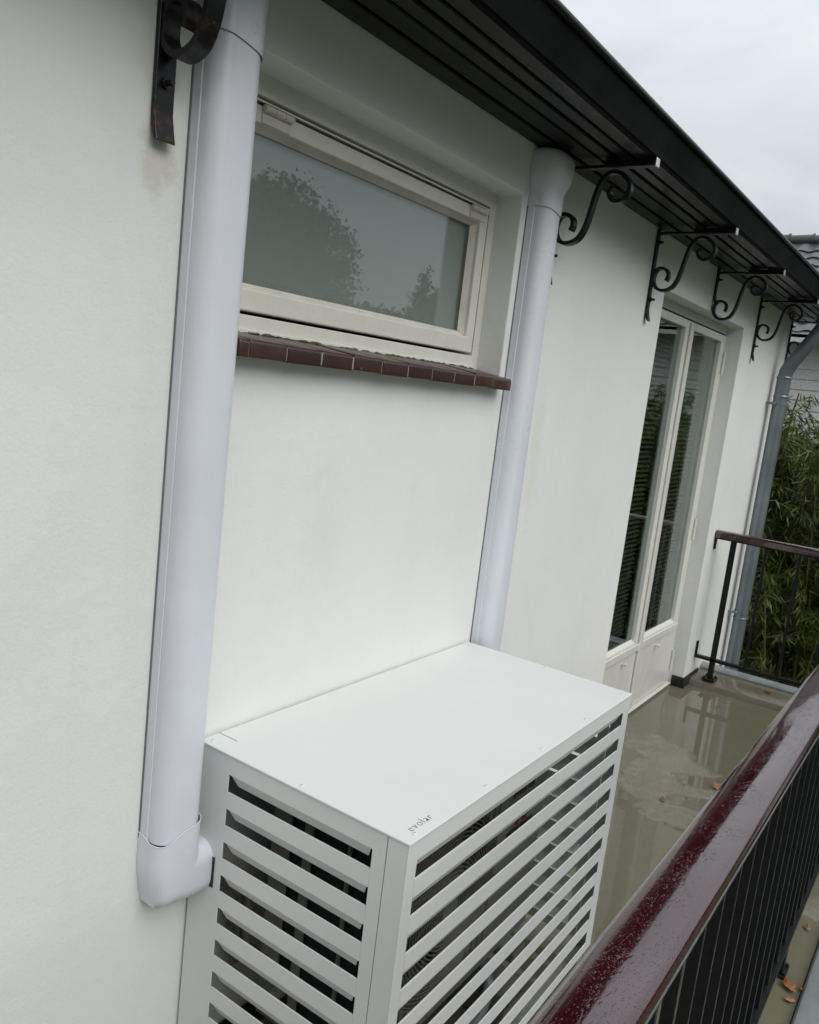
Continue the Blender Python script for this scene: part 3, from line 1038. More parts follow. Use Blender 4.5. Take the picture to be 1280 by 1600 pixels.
cb.build('casing', 'unit_casing', unit)
# coil on the left side and back: black fins in a grey frame
co = MB()
co.box(UX0 + 0.012, UX0 + 0.030, UY0 + 0.02, UY1 - 0.012, UZ0 + 0.01, UZ1 - 0.006)
co.box(UX0 + 0.030, UX1 - 0.02, UY1 - 0.032, UY1 - 0.012, UZ0 + 0.01, UZ1 - 0.006)
co.build('coil', 'black_coil', unit)
for (ya, yb) in ((UY0 + 0.001, UY0 + 0.030), (-0.365, -0.357), (-0.262, -0.240), (UY1 - 0.050, UY1)):
    q = MB(); q.box(UX0, UX0 + 0.010, ya, yb, UZ0 + 0.0045, UZ1 - 0.0045, 0.002); q.build('coil_guard_bar', 'unit_casing', unit)
for za in (UZ0 + 0.005, 0.40, UZ1 - 0.035):
    q = MB(); q.box(UX0 + 0.0005, UX0 + 0.0105, UY0 + 0.031, UY1 - 0.021, za, za + 0.010 if 0.3 < za < 0.7 else za + 0.03); q.build('coil_guard_bar', 'unit_casing', unit)
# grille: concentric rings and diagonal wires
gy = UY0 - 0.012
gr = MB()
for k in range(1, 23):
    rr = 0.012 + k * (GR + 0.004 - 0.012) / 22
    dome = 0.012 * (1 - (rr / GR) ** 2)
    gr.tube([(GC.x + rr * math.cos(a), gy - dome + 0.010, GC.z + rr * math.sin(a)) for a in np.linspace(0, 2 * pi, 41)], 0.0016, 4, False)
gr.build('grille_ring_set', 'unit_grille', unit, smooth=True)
for k in range(16):
    a = 2 * pi * k / 16
    q = MB()
    q.tube([(GC.x + rr * math.cos(a + 0.9 * (rr / GR)), gy + 0.0135 - 0.012 * (1 - (rr / GR) ** 2), GC.z + rr * math.sin(a + 0.9 * (rr / GR))) for rr in np.linspace(0.015, GR + 0.008, 9)], 0.002, 4)
    q.build('grille_spoke', 'unit_grille', unit, smooth=True)
q = MB(); q.tube([(GC.x, gy - 0.004, GC.z), (GC.x, gy + 0.014, GC.z)], 0.032, 20); q.build('grille_hub', 'unit_casing', unit, smooth=True, angle=40)
# square outer grid wires in the corners of the fan field
for k in range(17):
    xx = 0.128 + k * 0.0275
    for (za, zb_) in ((UZ0 + 0.045, UZ1 - 0.025),):
        h = GR ** 2 - (xx - GC.x) ** 2
        e = math.sqrt(h) if h > 0 else 0
        spans = ((za, GC.z - e), (GC.z + e, zb_)) if e > 0 else ((za, zb_),)
        for (wa, wb_) in spans:
            if wb_ - wa > 0.004:
                q = MB(); q.box(xx - 0.0012, xx + 0.0012, gy + 0.006, gy + 0.009, wa, wb_)
                q.build('grille_wire', 'unit_grille', unit)
# dark recess behind the fan with blades
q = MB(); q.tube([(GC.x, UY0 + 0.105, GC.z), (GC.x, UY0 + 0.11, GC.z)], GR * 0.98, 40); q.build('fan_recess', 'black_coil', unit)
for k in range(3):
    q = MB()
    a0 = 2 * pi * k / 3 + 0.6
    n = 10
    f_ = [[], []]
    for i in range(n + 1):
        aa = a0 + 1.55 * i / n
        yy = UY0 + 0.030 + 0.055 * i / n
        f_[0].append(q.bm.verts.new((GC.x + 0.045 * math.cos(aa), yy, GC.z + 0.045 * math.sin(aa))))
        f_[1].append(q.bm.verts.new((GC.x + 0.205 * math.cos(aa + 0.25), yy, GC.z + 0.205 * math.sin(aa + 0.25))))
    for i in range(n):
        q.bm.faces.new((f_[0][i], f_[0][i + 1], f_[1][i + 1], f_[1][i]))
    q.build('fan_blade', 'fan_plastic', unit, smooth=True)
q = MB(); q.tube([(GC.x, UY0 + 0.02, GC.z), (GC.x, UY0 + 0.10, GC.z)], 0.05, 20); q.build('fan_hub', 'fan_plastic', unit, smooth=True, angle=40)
# printing on the right part of the front
FT = lambda x, z: Matrix(((1, 0, 0, x), (0, 0, -1, UY0 - 0.0016), (0, 1, 0, z), (0, 0, 0, 1)))
text_mesh('MITSUBISHI', 0.0285, 'print_black', unit, FT(0.628, 0.541), 'lettering', offset=0.0006)
text_mesh('ELECTRIC', 0.0285, 'print_black', unit, FT(0.645, 0.515), 'lettering', offset=0.0006)
text_mesh('INVERTER', 0.0265, 'print_black', unit, FT(0.640, 0.650), 'lettering', offset=0.0006, shear=0.2)
for (mx, mz) in ((0.0, 0.0), (-0.0115, -0.0199), (0.0115, -0.0199)):
    q = MB()
    cx, cz = 0.700 + mx, 0.606 + mz
    if mx == 0:
        P4 = [(cx, cz + 0.020), (cx + 0.0115, cz), (cx, cz - 0.020), (cx - 0.0115, cz)]
    elif mx < 0:
        P4 = [(0.700, 0.586), (0.6885, 0.566), (0.6655, 0.566), (0.677, 0.586)]
    else:
        P4 = [(0.700, 0.586), (0.7115, 0.566), (0.7345, 0.566), (0.723, 0.586)]
    q.bm.faces.new([q.bm.verts.new((x, UY0 - 0.0018, z - 0.001)) for x, z in P4])
    q.build('emblem_diamond', 'print_red', unit)
# feet, drain hose, pipes
for fx in (0.20, 0.72):
    q = MB()
    q.box(fx - 0.035, fx + 0.035, -0.50, -0.10, 0.185, 0.212, 0.003)
    q.box(fx - 0.05, fx + 0.05, -0.51, -0.09, 0.002, 0.10, 0.008)
    q.box(fx - 0.02, fx + 0.02, -0.33, -0.27, 0.10, 0.186)
    q.build('foot', 'fan_plastic', unit)
    q = MB(); q.box(fx - 0.028, fx + 0.028, -0.49, -0.455, 0.2125, 0.2145); q.tube([(fx, -0.475, 0.212), (fx, -0.475, 0.226)], 0.008, 6); q.build('mounting_bolt', 'bright_metal', unit)
hp = [Vector(p) for p in ((0.70, -0.30, 0.21), (0.70, -0.38, 0.17), (0.68, -0.45, 0.10), (0.58, -0.47, 0.06), (0.42, -0.45, 0.05), (0.28, -0.40, 0.04), (0.16, -0.30, 0.03))]
hp2 = []
for i in range(len(hp) - 1):
    for k in range(12):
        hp2.append(hp[i].lerp(hp[i + 1], k / 12))
for _ in range(6):
    hp2 = [hp2[0]] + [(hp2[i - 1] + hp2[i + 1]) / 2 for i in range(1, len(hp2) - 1)] + [hp2[-1]]
q = MB(); q.tube(hp2, [0.0165 if i % 2 else 0.0145 for i in range(len(hp2))], 10); q.build('drain_hose', 'hose_plastic', unit, smooth=True)
for k, (yy, zz) in enumerate(((-0.10, 0.60), (-0.075, 0.56), (-0.06, 0.53))):
    q = MB(); q.tube([(0.003, -0.045, zz - 0.04), (0.05, -0.055, zz - 0.045), (0.09, yy, zz - 0.09), (0.10, yy, zz - 0.25), (0.14, yy - 0.03, 0.30)], 0.012 - 0.003 * k, 8); q.build('pipe', 'fan_plastic', unit, smooth=True)
for k, (yy, zz) in enumerate(((-0.24, 0.33), (-0.20, 0.31))):
    q = MB(); q.tube([(0.045, yy, zz), (0.075, yy, zz), (0.075, yy, zz), (0.098, yy, zz)], [0.013, 0.013, 0.009, 0.009], 6); q.build('valve', 'bright_metal', unit)

# ------------------------------------------------------------------ scroll brackets
SCROLL = [(-0.0605, 2.176), (-0.066, 2.190), (-0.0645, 2.208), (-0.053, 2.221), (-0.037, 2.226), (-0.021, 2.2225), (-0.011, 2.210),
          (-0.0065, 2.190), (-0.0085, 2.168), (-0.020, 2.150), (-0.036, 2.140), (-0.054, 2.1375), (-0.073, 2.142), (-0.090, 2.153), (-0.103, 2.174),
          (-0.112, 2.200), (-0.119, 2.232), (-0.1255, 2.268), (-0.134, 2.302), (-0.146, 2.328), (-0.164, 2.344), (-0.186, 2.348), (-0.207, 2.341),
          (-0.225, 2.326), (-0.236, 2.306), (-0.235, 2.284), (-0.222, 2.268), (-0.203, 2.261), (-0.185, 2.266), (-0.174, 2.280), (-0.174, 2.296), (-0.185, 2.305)]


def smooth_pts(P, n=4):
    out = []
    for i in range(len(P) - 1):
        p0 = P[max(i - 1, 0)]; p1 = P[i]; p2 = P[i + 1]; p3 = P[min(i + 2, len(P) - 1)]
        for k in range(n):
            t = k / n
            out.append(tuple(0.5 * ((2 * p1[j]) + (-p0[j] + p2[j]) * t + (2 * p0[j] - 5 * p1[j] + 4 * p2[j] - p3[j]) * t * t + (-p0[j] + 3 * p1[j] - 3 * p2[j] + p3[j]) * t ** 3) for j in (0, 1)))
    out.append(P[-1])
    return out


SP = smooth_pts(SCROLL)


def bracket(x, zbot, label, mat='black_iron', hw=0.0135, bolt=True, rusty=False):
    t = empty('scroll_bracket', (x, 0, zbot))
    tag(t, label, 'wall bracket', 'wrought iron scroll brackets under the eaves')
    q = MB()
    # wall bar with a flared, outward bent foot
    pr = [(-0.0015, 2.383), (-0.0015, zbot + 0.05), (-0.004, zbot + 0.025), (-0.014, zbot + 0.003), (-0.022, zbot), (-0.016, zbot + 0.024), (-0.0105, zbot + 0.05), (-0.0105, 2.383)]
    hwb = hw + 0.003 if rusty else hw
    q.prism(pr, 'x', x - hwb, x + hwb)
    q.build('wall_bar', mat, t, smooth=False, bevel=0.002)
    q = MB(); q.box(x - hw, x + hw, -0.312, -0.011, 2.360, 2.369, 0.0015); q.build('arm', mat, t)
    q = MB(); q.box(x - 0.012, x + 0.012, -0.3125, -0.150, 2.3695, 2.3830, 0.002); q.build('arm_packing', 'black_gloss_paint', t)
    q = MB(); q.box(x - hw, x + hw, -0.3165, -0.3122, 2.358, 2.383, 0.001); q.build('arm_end', 'bright_metal' if not rusty else mat, t)  # bright metal puts the light on the arm tips into their colour
    q = MB(); q.ribbon([(x, y - 0.006, z) for y, z in SP], hw * 0.98, 0.0115); q.build('scroll', mat, t, smooth=True, angle=40)
    for bz in ([2.10, 2.33] if bolt else [2.33]):
        q = MB(); q.tube([(x, -0.010, bz), (x, -0.016, bz), (x, -0.016, bz), (x, -0.030, bz)], [0.010, 0.010, 0.005, 0.005], 8); q.build('bolt', mat, t)
    return t


bracket(-0.203, 2.003, 'rust spotted iron scroll bracket left of the wide trunking, at the top edge', 'rusty_black_iron', 0.0175, True, True)
bracket(1.320, 2.010, 'black iron scroll bracket partly behind the narrower trunking')
bracket(2.262, 2.010, 'black iron scroll bracket just left of the french doors')
bracket(3.175, 2.205, 'short black iron scroll bracket above the french doors', bolt=False)
bracket(4.130, 2.010, 'black iron scroll bracket right of the french doors, left of the downpipe')
bracket(5.085, 2.010, 'last black iron scroll bracket at the house corner behind the downpipe')

# ------------------------------------------------------------------ downpipe
dp = empty('downpipe', (4.80, -0.075, GROUND))
tag(dp, 'grey zinc downpipe with an angled top at the end of the house', 'downpipe')
pts = [(4.80, -0.075, GROUND), (4.80, -0.075, 1.0), (4.80, -0.075, 1.96), (4.80, -0.082, 2.01), (4.80, -0.105, 2.065), (4.80, -0.235, 2.275), (4.80, -0.255, 2.32), (4.80, -0.26, 2.41)]
q = MB(); q.tube(pts, 0.045, 20); q.build('pipe', 'zinc_pipe', dp, smooth=True, angle=60)
for z in (1.955, 1.83, 0.30):
    q = MB(); q.tube([(4.80, -0.075, z), (4.80, -0.075, z + 0.006), (4.80, -0.075, z + 0.012), (4.80, -0.075, z + 0.018)], [0.0455, 0.0485, 0.0485, 0.0455], 20, False)
    q.build('socket_ring', 'zinc_pipe', dp, smooth=True)
for z in (1.78, 0.34):
    q = MB(); q.tube([(4.80, -0.075, z), (4.80, -0.075, z + 0.022)], 0.0475, 20)
    q.tube([(4.742, -0.030, z + 0.011), (4.742, 0.0, z + 0.011)], 0.007, 8)
    q.box(4.735, 4.765, -0.062, -0.030, z + 0.002, z + 0.020, 0.002)
    q.build('pipe_clamp', 'zinc_pipe', dp, smooth=True, angle=40)

# ------------------------------------------------------------------ railings
HR = [(-0.968, 0.936), (-0.966, 0.952), (-0.9685, 0.965), (-0.973, 0.9725), (-0.979, 0.9760), (-0.990, 0.9778), (-1.006, 0.9795), (-1.016, 0.9801), (-1.026, 0.9803), (-1.048, 0.9800), (-1.060, 0.9785), (-1.066, 0.973), (-1.0665, 0.955), (-1.063, 0.936)]
rail = empty('balcony_railing', (1.0, -1.025, 0.0))
tag(rail, 'long black balcony railing with wet maroon handrail in the foreground', 'railing')
RX0, RX1 = -4.5, 4.08
q = MB()
n = 40
q.loft([[(RX0 + (RX1 - RX0) * k / n, y, z) for y, z in HR] for k in range(n + 1)])
hr = q.build('handrail', 'wet_maroon_paint', rail, smooth=True, angle=50)
q = MB(); q.box(RX0, RX1, -1.045, -1.005, 0.926, 0.9355, 0.001); q.build('top_bar', 'black_iron', rail)
q = MB(); q.box(RX0, RX1, -1.046, -1.006, 0.088, 0.098, 0.001); q.build('bottom_bar', 'black_iron', rail)
bmb = MB(); bmb.box(-0.0065, 0.0065, -1.0355, -1.0155, 0.0985, 0.9255, 0.0012)
bm_ = bmb.mesh('baluster')
xb = -4.396
while xb < RX1 - 0.05:
    o = link_mesh('baluster', bm_, 'black_iron', rail)
    o.location.x = xb - rail.location.x * 0
    xb += 0.12
foot = MB()
foot.box(-0.035, 0.035, -1.056, -0.996, 0.001, 0.012, 0.002)
foot.box(-0.020, 0.020, -1.046, -1.006, 0.012, 0.0875, 0.002)
foot.tube([(-0.026, -1.05, 0.012), (-0.026, -1.05, 0.020)], 0.006, 6)
foot.tube([(0.026, -1.05, 0.012), (0.026, -1.05, 0.020)], 0.006, 6)
fm = foot.mesh('post_foot')
for fx in (-2.9, -2.02, -1.14, -0.27, 0.605, 1.48, 2.355, 3.23):
    o = link_mesh('post_foot', fm, 'black_iron', rail)
    o.location.x = fx

er = empty('end_railing', (4.05, -0.5, 0.05))
tag(er, 'short black railing with maroon handrail across the far end of the balcony', 'railing')
q = MB(); q.loft([[(4.05 - (y + 1.017) * 0.62, yy, z) for y, z in HR] for yy in (-0.004, -0.30, -0.60, -0.966)])
q.build('handrail', 'wet_maroon_paint', er, smooth=True, angle=50)
q = MB(); q.box(4.035, 4.065, -0.962, -0.010, 0.926, 0.9355, 0.001); q.build('top_bar', 'black_iron', er)
q = MB(); q.box(4.035, 4.065, -0.962, -0.002, 0.165, 0.185, 0.001); q.build('bottom_bar', 'black_iron', er)
for yy in (-0.112, -0.30, -0.488, -0.676, -0.864):
    big = yy in (-0.112, -0.864)
    w = 0.015 if big else 0.0075
    z_ = 0.062 if big else 0.1855
    q = MB(); q.box(4.05 - w, 4.05 + w, yy - w, yy + w, z_, 0.9258, 0.0012)
    q.build('post' if big else 'baluster', 'black_iron', er)
    if big:
        q = MB(); q.box(4.005, 4.095, yy - 0.04, yy + 0.04, 0.051, 0.0615, 0.002)
        for (bx, by) in ((-0.032, -0.026), (0.032, -0.026), (-0.032, 0.026), (0.032, 0.026)):
            q.tube([(4.05 + bx, yy + by, 0.061), (4.05 + bx, yy + by, 0.072)], 0.007, 6)
        q.build('post_foot', 'black_iron', er)
for zz in ((0.175, 0.27), (0.86, 0.93)):
    q = MB(); q.box(4.034, 4.066, -0.009, -0.001, zz[0], zz[1], 0.001); q.build('wall_plate', 'black_iron', er)

# ------------------------------------------------------------------ fallen leaves


def fallen(name, loc, size, rot, mat, label, lob=5, curl=0.3):
    b = MB()
    n = 26
    ring = []
    for k in range(n):
        a = 2 * pi * k / n
        rr = size * (0.62 + 0.38 * abs(math.cos(lob * a / 2)) ** 0.8) * (1.15 if math.cos(a) > 0 else 0.85)
        x, y = rr * math.cos(a), rr * 0.62 * math.sin(a)
        z = curl * (x * x + 1.6 * y * y) / size + random.uniform(0, 0.05) * size
        ring.append((x, y, z))
    c = b.bm.verts.new((0, 0, 0.0)); vs = [b.bm.verts.new(p) for p in ring]
    for k in range(n):
        b.bm.faces.new((c, vs[k], vs[(k + 1) % n]))
    b.tube([(-size * 0.6, 0, 0.002), (-size * 1.1, size * 0.1, size * 0.25)], size * 0.03, 5)
    o = b.build(name, mat, None, smooth=True, angle=60)
    md = o.modifiers.new('thick', 'SOLIDIFY'); md.thickness = 0.0006
    o.location = loc
    o.rotation_euler = (random.uniform(-.15, .15), random.uniform(-.15, .15), rot)
    tag(o, label, 'leaf', 'fallen leaves on the balcony')
    return o


# ------------------------------------------------------------------ foliage


def leaf_quads(centers, dirs, length, width, droop=0.0):
    """rhombus leaves: base, left, tip, right"""
    n = len(centers)
    d = dirs / np.linalg.norm(dirs, axis=1, keepdims=True)
    r = rng.normal(size=(n, 3))
    s_ = np.cross(d, r)
    s_ /= np.linalg.norm(s_, axis=1, keepdims=True) + 1e-9
    L = (length * rng.uniform(0.6, 1.25, n))[:, None]
    Wd = (width * rng.uniform(0.7, 1.3, n))[:, None]
    base = centers
    tip = centers + d * L
    midp = centers + d * L * 0.42
    tip[:, 2] -= droop * L[:, 0]
    V = np.stack([base, midp + s_ * Wd / 2, tip, midp - s_ * Wd / 2], 1)
    return V.reshape(-1, 3)


def bamboo(loc, top, nculm, nleaf, label, dark=False, spread=0.45):
    t = empty('bamboo_plant', loc)
    tag(t, label, 'bamboo', 'bamboo screen beyond the balcony')
    q = MB()
    cen, dr = [], []
    clusters = []
    for c in range(nculm):
        x0_, y0_ = loc[0] + random.uniform(-.25, .25), loc[1] + random.uniform(-.3, .3)
        lean = (random.uniform(-.35, .30), random.uniform(-spread, spread))
        H = top - loc[2] - random.uniform(0, 0.6)
        P = []
        for k in range(11):
            f = k / 10
            P.append((x0_ + lean[0] * f ** 2.2, y0_ + lean[1] * f ** 2.2, loc[2] + H * f - 0.18 * f ** 4))
        q.tube(P, [0.013 * (1 - 0.75 * k / 10) + 0.002 for k in range(11)], 6)
        for k in range(46):
            f = random.uniform(0.30, 1.0) ** 0.8
            i = min(int(f * 10), 9)
            a = Vector(P[i]).lerp(Vector(P[i + 1]), f * 10 - i)
            ang = random.uniform(0, 2 * pi)
            bl = random.uniform(0.10, 0.42) * (1.15 - 0.5 * f)
            end = a + Vector((math.cos(ang) * bl, math.sin(ang) * bl, bl * random.uniform(-0.35, 0.5)))
            q.tube([a, (a + end) / 2 + Vector((0, 0, 0.03)), end], 0.0018, 3, False)
            for j in range(4):
                w = random.uniform(0.35, 1.0)
                clusters.append((a.lerp(end, w), (end - a).normalized()))
    q.build('culm_set', 'bamboo_culm', t, smooth=True)
    per = max(1, nleaf // len(clusters))
    C = np.repeat(np.array([list(c[0]) for c in clusters]), per, 0)
    Dv = np.repeat(np.array([list(c[1]) for c in clusters]), per, 0)
    C = C + rng.normal(scale=0.025, size=C.shape)
    D_ = Dv * 0.55 + rng.normal(scale=0.55, size=C.shape) + np.array([0, 0, -0.75])
    V = leaf_quads(C, D_, 0.105, 0.0130)
    f = mesh_np('foliage', V, 4, 'bamboo_leaf_dark' if dark else 'bamboo_leaf', t)
    return t


blabels = ['bright bamboo clump just right of the downpipe, behind the end railing',
           'bamboo clump behind the middle of the end railing',
           'bamboo clump at the right picture edge beyond the end railing',
           'tall bamboo clump outside the right picture edge, nearest the frame',
           'bamboo clump further right past the balcony corner',
           'farthest right bamboo clump past the balcony corner']
for (bx, by, bt), lb in zip(((6.15, 0.10, 2.15), (6.10, -0.32, 1.98), (6.25, -0.80, 2.1), (6.2, -1.35, 2.2), (6.3, -1.95, 2.1), (6.2, -2.6, 2.0)), blabels):
    bamboo((bx, by, GROUND), bt, 9, 13000, lb)
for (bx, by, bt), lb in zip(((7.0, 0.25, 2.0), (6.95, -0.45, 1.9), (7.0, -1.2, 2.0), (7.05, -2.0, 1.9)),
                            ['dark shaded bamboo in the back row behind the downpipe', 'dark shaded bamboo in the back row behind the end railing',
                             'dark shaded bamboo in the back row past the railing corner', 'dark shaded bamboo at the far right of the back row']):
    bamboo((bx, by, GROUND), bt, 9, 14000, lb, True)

# low ivy below the end of the balcony
iv = empty('ivy_bush', (5.35, -0.6, GROUND))
tag(iv, 'dark glossy shrub below the far end of the balcony', 'shrub')
n = 9000
C = np.stack([rng.uniform(4.75, 5.8, n), rng.uniform(-2.6, 0.0, n), np.zeros(n)], 1)
C[:, 2] = -0.42 + 0.16 * np.sin(C[:, 0] * 6.1) * np.cos(C[:, 1] * 5.3) - rng.exponential(0.35, n)
C[:, 2] = np.maximum(C[:, 2], GROUND)
mesh_np('foliage', leaf_quads(C, rng.normal(size=(n, 3)) + np.array([-.3, -.2, .2]), 0.075, 0.055), 4, 'ivy_leaf', iv)
q = MB()
for k in range(14):
    bx, by = random.uniform(4.9, 5.7), random.uniform(-2.4, -0.1)
    q.tube([(bx, by, GROUND), (bx + random.uniform(-.1, .1), by, -1.6), (bx + random.uniform(-.2, .2), by + random.uniform(-.2, .2), -0.5)], [0.02, 0.014, 0.006], 5)
q.build('stem_set', 'bark', iv)


def tree(name, base, label, trunk_h, blobs, nleaf, leaf, lw, mat, cat='tree', spread=1.0):
    t = empty(name, base)
    tag(t, label, cat)
    q = MB()
    B = Vector(base)
    topc = B + Vector((0, 0, trunk_h))
    q.tube([B, B + Vector((0.1, 0, trunk_h * 0.5)), topc], [0.32, 0.24, 0.16], 10)
    for (c, r) in blobs:
        cc = B + Vector(c)
        a = B + Vector((0, 0, trunk_h * random.uniform(0.7, 1.0)))
        q.tube([a, (a + cc) / 2 + Vector((0, 0, 0.3)), cc], [0.11, 0.07, 0.02], 6)
    q.build('trunk', 'bark', t, smooth=True)
    tot = sum(r[0] * r[1] * r[2] for c, r in blobs)
    Vs = []
    for (c, r) in blobs:
        n = int(nleaf * r[0] * r[1] * r[2] / tot)
        # clumps inside the blob, denser near the surface
        k = max(6, n // 60)
        u = rng.normal(size=(k, 3)); u /= np.linalg.norm(u, axis=1, keepdims=True)
        cl = u * (rng.uniform(0.25, 1.0, (k, 1)) ** 0.45) * np.array(r) + np.array(c) + np.array(base)
        idx = rng.integers(0, k, n)
        C = cl[idx] + rng.normal(scale=0.24 * spread, size=(n, 3))
        Vs.append(leaf_quads(C, rng.normal(size=(n, 3)), leaf, lw))
    mesh_np('crown', np.concatenate(Vs), 4, mat, t)
    return t


# broadleaf tree and conifer across the garden (seen mirrored in the small window)
tree('broadleaf_tree', (24.1, -25.0, GROUND), 'large rounded tree mirrored in the left of the small window', 5.5,
     [((0.2, 0, 9.5), (2.7, 2.6, 2.5)), ((2.7, 0.2, 9.6), (2.3, 2.2, 2.0)), ((-3.0, -0.4, 7.8), (2.4, 2.4, 2.3)), ((0.7, 0.4, 10.9), (2.0, 1.8, 1.2)),
      ((4.1, 0, 8.3), (1.8, 1.7, 1.5)), ((1.2, -0.5, 7.2), (3.8, 2.6, 1.7)), ((5.2, 0.2, 6.6), (1.3, 1.4, 1.3)), ((3.4, -0.2, 5.8), (2.6, 1.8, 1.2))], 52000, 0.21, 0.12, 'tree_leaf')
tree('conifer_tree', (36.7, -25.0, GROUND), 'slim conifer mirrored at the right of the small window', 9.5,
     [((0, 0, 5.2 + 0.62 * k), (1.9 * (1 - k / 9.0) + 0.06, 1.9 * (1 - k / 9.0) + 0.06, 0.60)) for k in range(9)], 15000, 0.22, 0.09, 'conifer_leaf', spread=0.55)
hedge = empty('garden_hedge', (34, -26, GROUND))
tag(hedge, 'long trimmed hedge across the garden, mirrored at the foot of the window pane', 'hedge')
n = 26000
C = np.stack([rng.uniform(16, 58, n), rng.uniform(-28, -25.6, n), GROUND + 8.0 * rng.uniform(0.1, 1.0, n) ** 0.5 + rng.normal(scale=.12, size=n)], 1)
mesh_np('foliage', leaf_quads(C, rng.normal(size=(n, 3)), 0.42, 0.30), 4, 'conifer_leaf', hedge)


# added unseen trees block the low sky (mirrored in glass, wet paint and puddles)


def copy_thing(o, loc, rotz, sc, label):
    c = o.copy(); COL.objects.link(c)
    c.location = loc; c.rotation_euler = (0, 0, rotz); c.scale = (sc, sc, sc)
    c['label'] = label
    for ch in list(o.children):
        d = ch.copy(); COL.objects.link(d); d.parent = c
        d.matrix_parent_inverse = Matrix.Translation(o.location).inverted()
    return c


big = bpy.data.objects['broadleaf_tree']
big['group'] = 'garden trees'
spots = [((-32, -14, GROUND), 1.0, 'leftmost garden tree behind the photographer'), ((-19, -19, GROUND), 1.1, 'second garden tree from the left behind the photographer'),
         ((-6, -22, GROUND), 0.95, 'third garden tree from the left behind the photographer'), ((6, -24, GROUND), 1.05, 'fourth garden tree from the left, opposite the slatted cover'),
         ((47, -30, GROUND), 0.9, 'garden tree beyond the mirrored conifer'), ((44, -14, GROUND), 1.0, 'garden tree far beyond the end of the balcony'),
         ((30, -12.5, GROUND), 0.75, 'smaller garden tree beyond the bamboo screen'), ((-40, 6, GROUND), 1.2, 'garden tree far behind the photographer beside the house')]
for k, (lc, sc, lb) in enumerate(spots):
    copy_thing(big, lc, 1.3 * k, sc, lb)

bh = empty('back_hedge', (7.7, -1.2, GROUND))  # added to keep bright sky from showing through the bamboo
tag(bh, 'dense dark hedge standing behind the bamboo screen', 'hedge')
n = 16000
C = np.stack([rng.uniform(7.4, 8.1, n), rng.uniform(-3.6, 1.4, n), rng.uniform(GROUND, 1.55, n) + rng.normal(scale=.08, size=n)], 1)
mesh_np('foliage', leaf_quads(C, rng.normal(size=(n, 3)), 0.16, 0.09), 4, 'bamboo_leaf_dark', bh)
q = MB(); q.box(7.65, 7.85, -3.5, 1.3, GROUND, 1.3, 0.05); q.build('branch_core', 'bark', bh)  # solid filler block inside the added hedge

# ------------------------------------------------------------------ neighbouring house
nb = empty('neighbour_house', (16, 0, GROUND))
tag(nb, 'neighbouring house with white boarded wall and dark tiled roof behind the bamboo', 'house')
NX, NY0, NY1 = 13.2, -7.0, 7.0
q = MB(); q.box(NX, 19.0, NY0, NY1, GROUND, 3.05); nwall = q.build('wall', 'lower_wall_paint', nb)
sd = MB()
sd.prism([(NX - 0.004, 0.0), (NX - 0.030, 0.002), (NX - 0.030, 0.02), (NX - 0.012, 0.165), (NX - 0.004, 0.165)], 'y', NY0, NY1)
sdm = sd.mesh('siding_board')
for k in range(28):
    o = link_mesh('siding_board', sdm, 'white_siding', nwall)
    o.location.z = -1.75 + k * 0.16
q = MB(); q.box(NX - 0.48, NX - 0.02, NY0 - 0.3, NY1 + 0.3, 2.98, 3.0); q.build('eave_soffit', 'brown_wood', nb)
q = MB(); q.box(NX - 0.50, NX - 0.481, NY0 - 0.3, NY1 + 0.3, 2.94, 3.10); q.build('eave_board', 'white_siding', nb)
EX, EZ, RGX, RGZ = NX - 0.50, 3.06, 16.1, 5.10
sl_l = math.hypot(RGX - EX, RGZ - EZ); ca_, sa_ = (RGX - EX) / sl_l, (RGZ - EZ) / sl_l
q = MB(); q.prism([(EX, EZ), (RGX, RGZ), (19.6, EZ), (19.6, EZ - 0.05), (RGX, RGZ - 0.06), (EX, EZ - 0.05)], 'y', NY0 - 0.3, NY1 + 0.3)
nroof = q.build('roof', 'dark_roof_tile', nb)


def pantile():
    b = MB()
    w, L = 0.30, 0.40
    nseg = 8
    A, B_ = [], []
    for k in range(nseg + 1):
        u = k / nseg
        h = 0.035 * (math.sin(2 * pi * u - 0.4) * 0.5 + 0.5) + 0.012
        A.append((u * w * 1.06, h))
    rings = []
    for v, lift in ((0.0, 0.030), (L, 0.0)):
        rings.append([(v * ca_ - (h + lift) * sa_, u, v * sa_ + (h + lift) * ca_) for u, h in A] +
                     [(v * ca_ - (h + lift - 0.014) * sa_, u, v * sa_ + (h + lift - 0.014) * ca_) for u, h in A[::-1]])
    b.loft(rings)
    return b.mesh('roof_tile', True, 40)


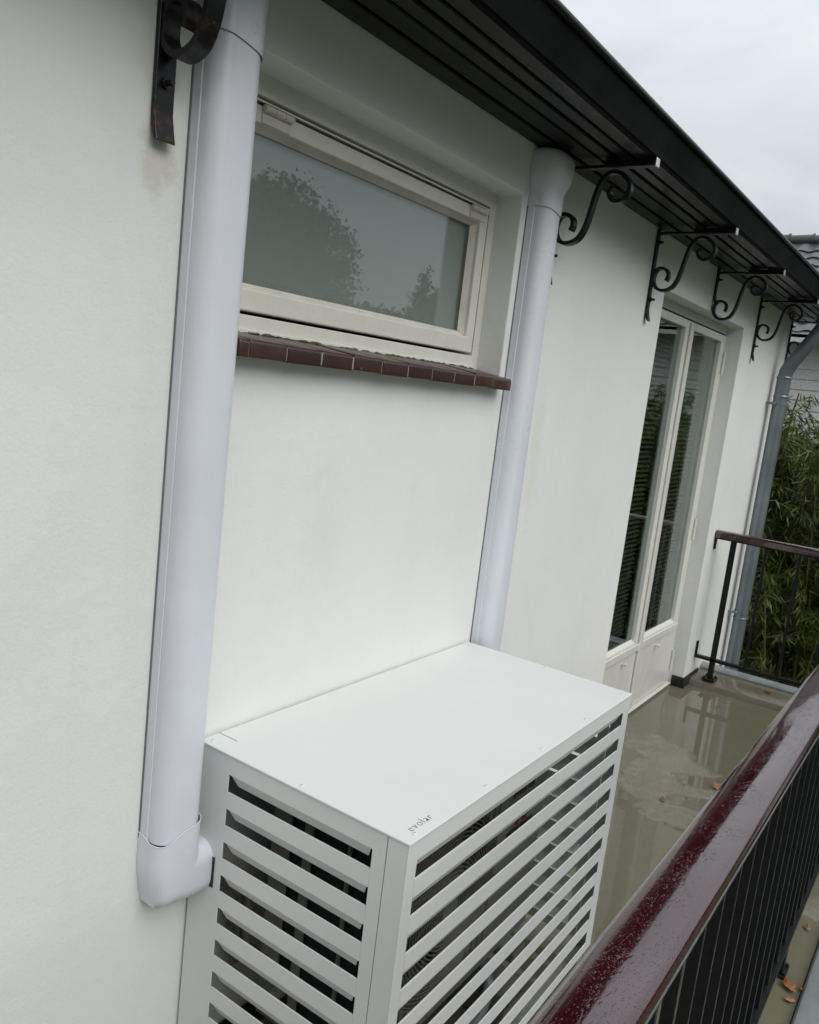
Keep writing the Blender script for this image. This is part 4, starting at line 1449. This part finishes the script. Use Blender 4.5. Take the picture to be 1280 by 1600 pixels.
ptm = pantile()
rest = []
pitch = 0.335
rows = int(sl_l / pitch)
for r_ in range(rows):
    for c_ in range(-23, 24):
        loc = Vector((EX + r_ * pitch * ca_, c_ * 0.30, EZ + r_ * pitch * sa_))
        if -4 <= c_ <= 11:
            o = link_mesh('roof_tile', ptm, 'dark_roof_tile', nroof)
            o.location = loc
        else:
            rest.append(loc)
bmr = bmesh.new()
for loc in rest:
    k0 = len(bmr.verts)
    bmr.from_mesh(ptm)
    bmr.verts.ensure_lookup_table()
    for v in bmr.verts[k0:]:
        v.co += loc
mr = bpy.data.meshes.new('roof_tile_field'); bmr.to_mesh(mr); bmr.free()
o = link_mesh('roof_tile_field', mr, 'dark_roof_tile', nroof); o['kind'] = 'stuff'
rcm = MB(); rcm.tube([(RGX, 0, RGZ + 0.02), (RGX, 0.03, RGZ + 0.02), (RGX, 0.03, RGZ + 0.02), (RGX, 0.44, RGZ + 0.02)], [0.135, 0.135, 0.115, 0.10], 14)
rcm = rcm.mesh('ridge_tile', True, 40)
for k in range(-17, 17):
    o = link_mesh('ridge_tile', rcm, 'dark_roof_tile', nroof)
    o.location.y = k * 0.42

# ------------------------------------------------------------------ leaves on the floor
LEAVES = [
    ((1.415, -1.075, 0.006), 0.030, 0.6, 'autumn_leaf', 'large wet orange leaf beside the railing foot, outside the railing'),
    ((1.36, -1.088, 0.005), 0.017, 2.2, 'autumn_leaf', 'small rust brown leaf tip just below the large orange leaf'),
    ((1.435, -1.108, 0.006), 0.011, 1.2, 'autumn_leaf', 'tiny red leaf fragment against the zinc flashing'),
    ((1.78, -1.065, 0.005), 0.016, 0.2, 'dry_leaf', 'crumpled yellow leaf outside the railing, above the railing foot'),
    ((2.62, -0.56, 0.005), 0.042, 1.1, 'autumn_leaf', 'orange brown leaf lying in the puddle beside the slatted cover'),
    ((2.86, -0.66, 0.005), 0.026, 2.5, 'dry_leaf', 'dark small leaf in the puddle right of the orange leaf'),
    ((2.30, -0.40, 0.004), 0.020, 0.4, 'dry_leaf', 'small dark leaf near the corner of the slatted cover'),
    ((4.12, -0.45, 0.055), 0.028, 0.9, 'autumn_leaf', 'small orange leaf on the raised strip by the end railing'),
]
for (loc, sz, rot, mt, lb) in LEAVES:
    fallen('fallen_leaf', loc, sz, rot, mt, lb)
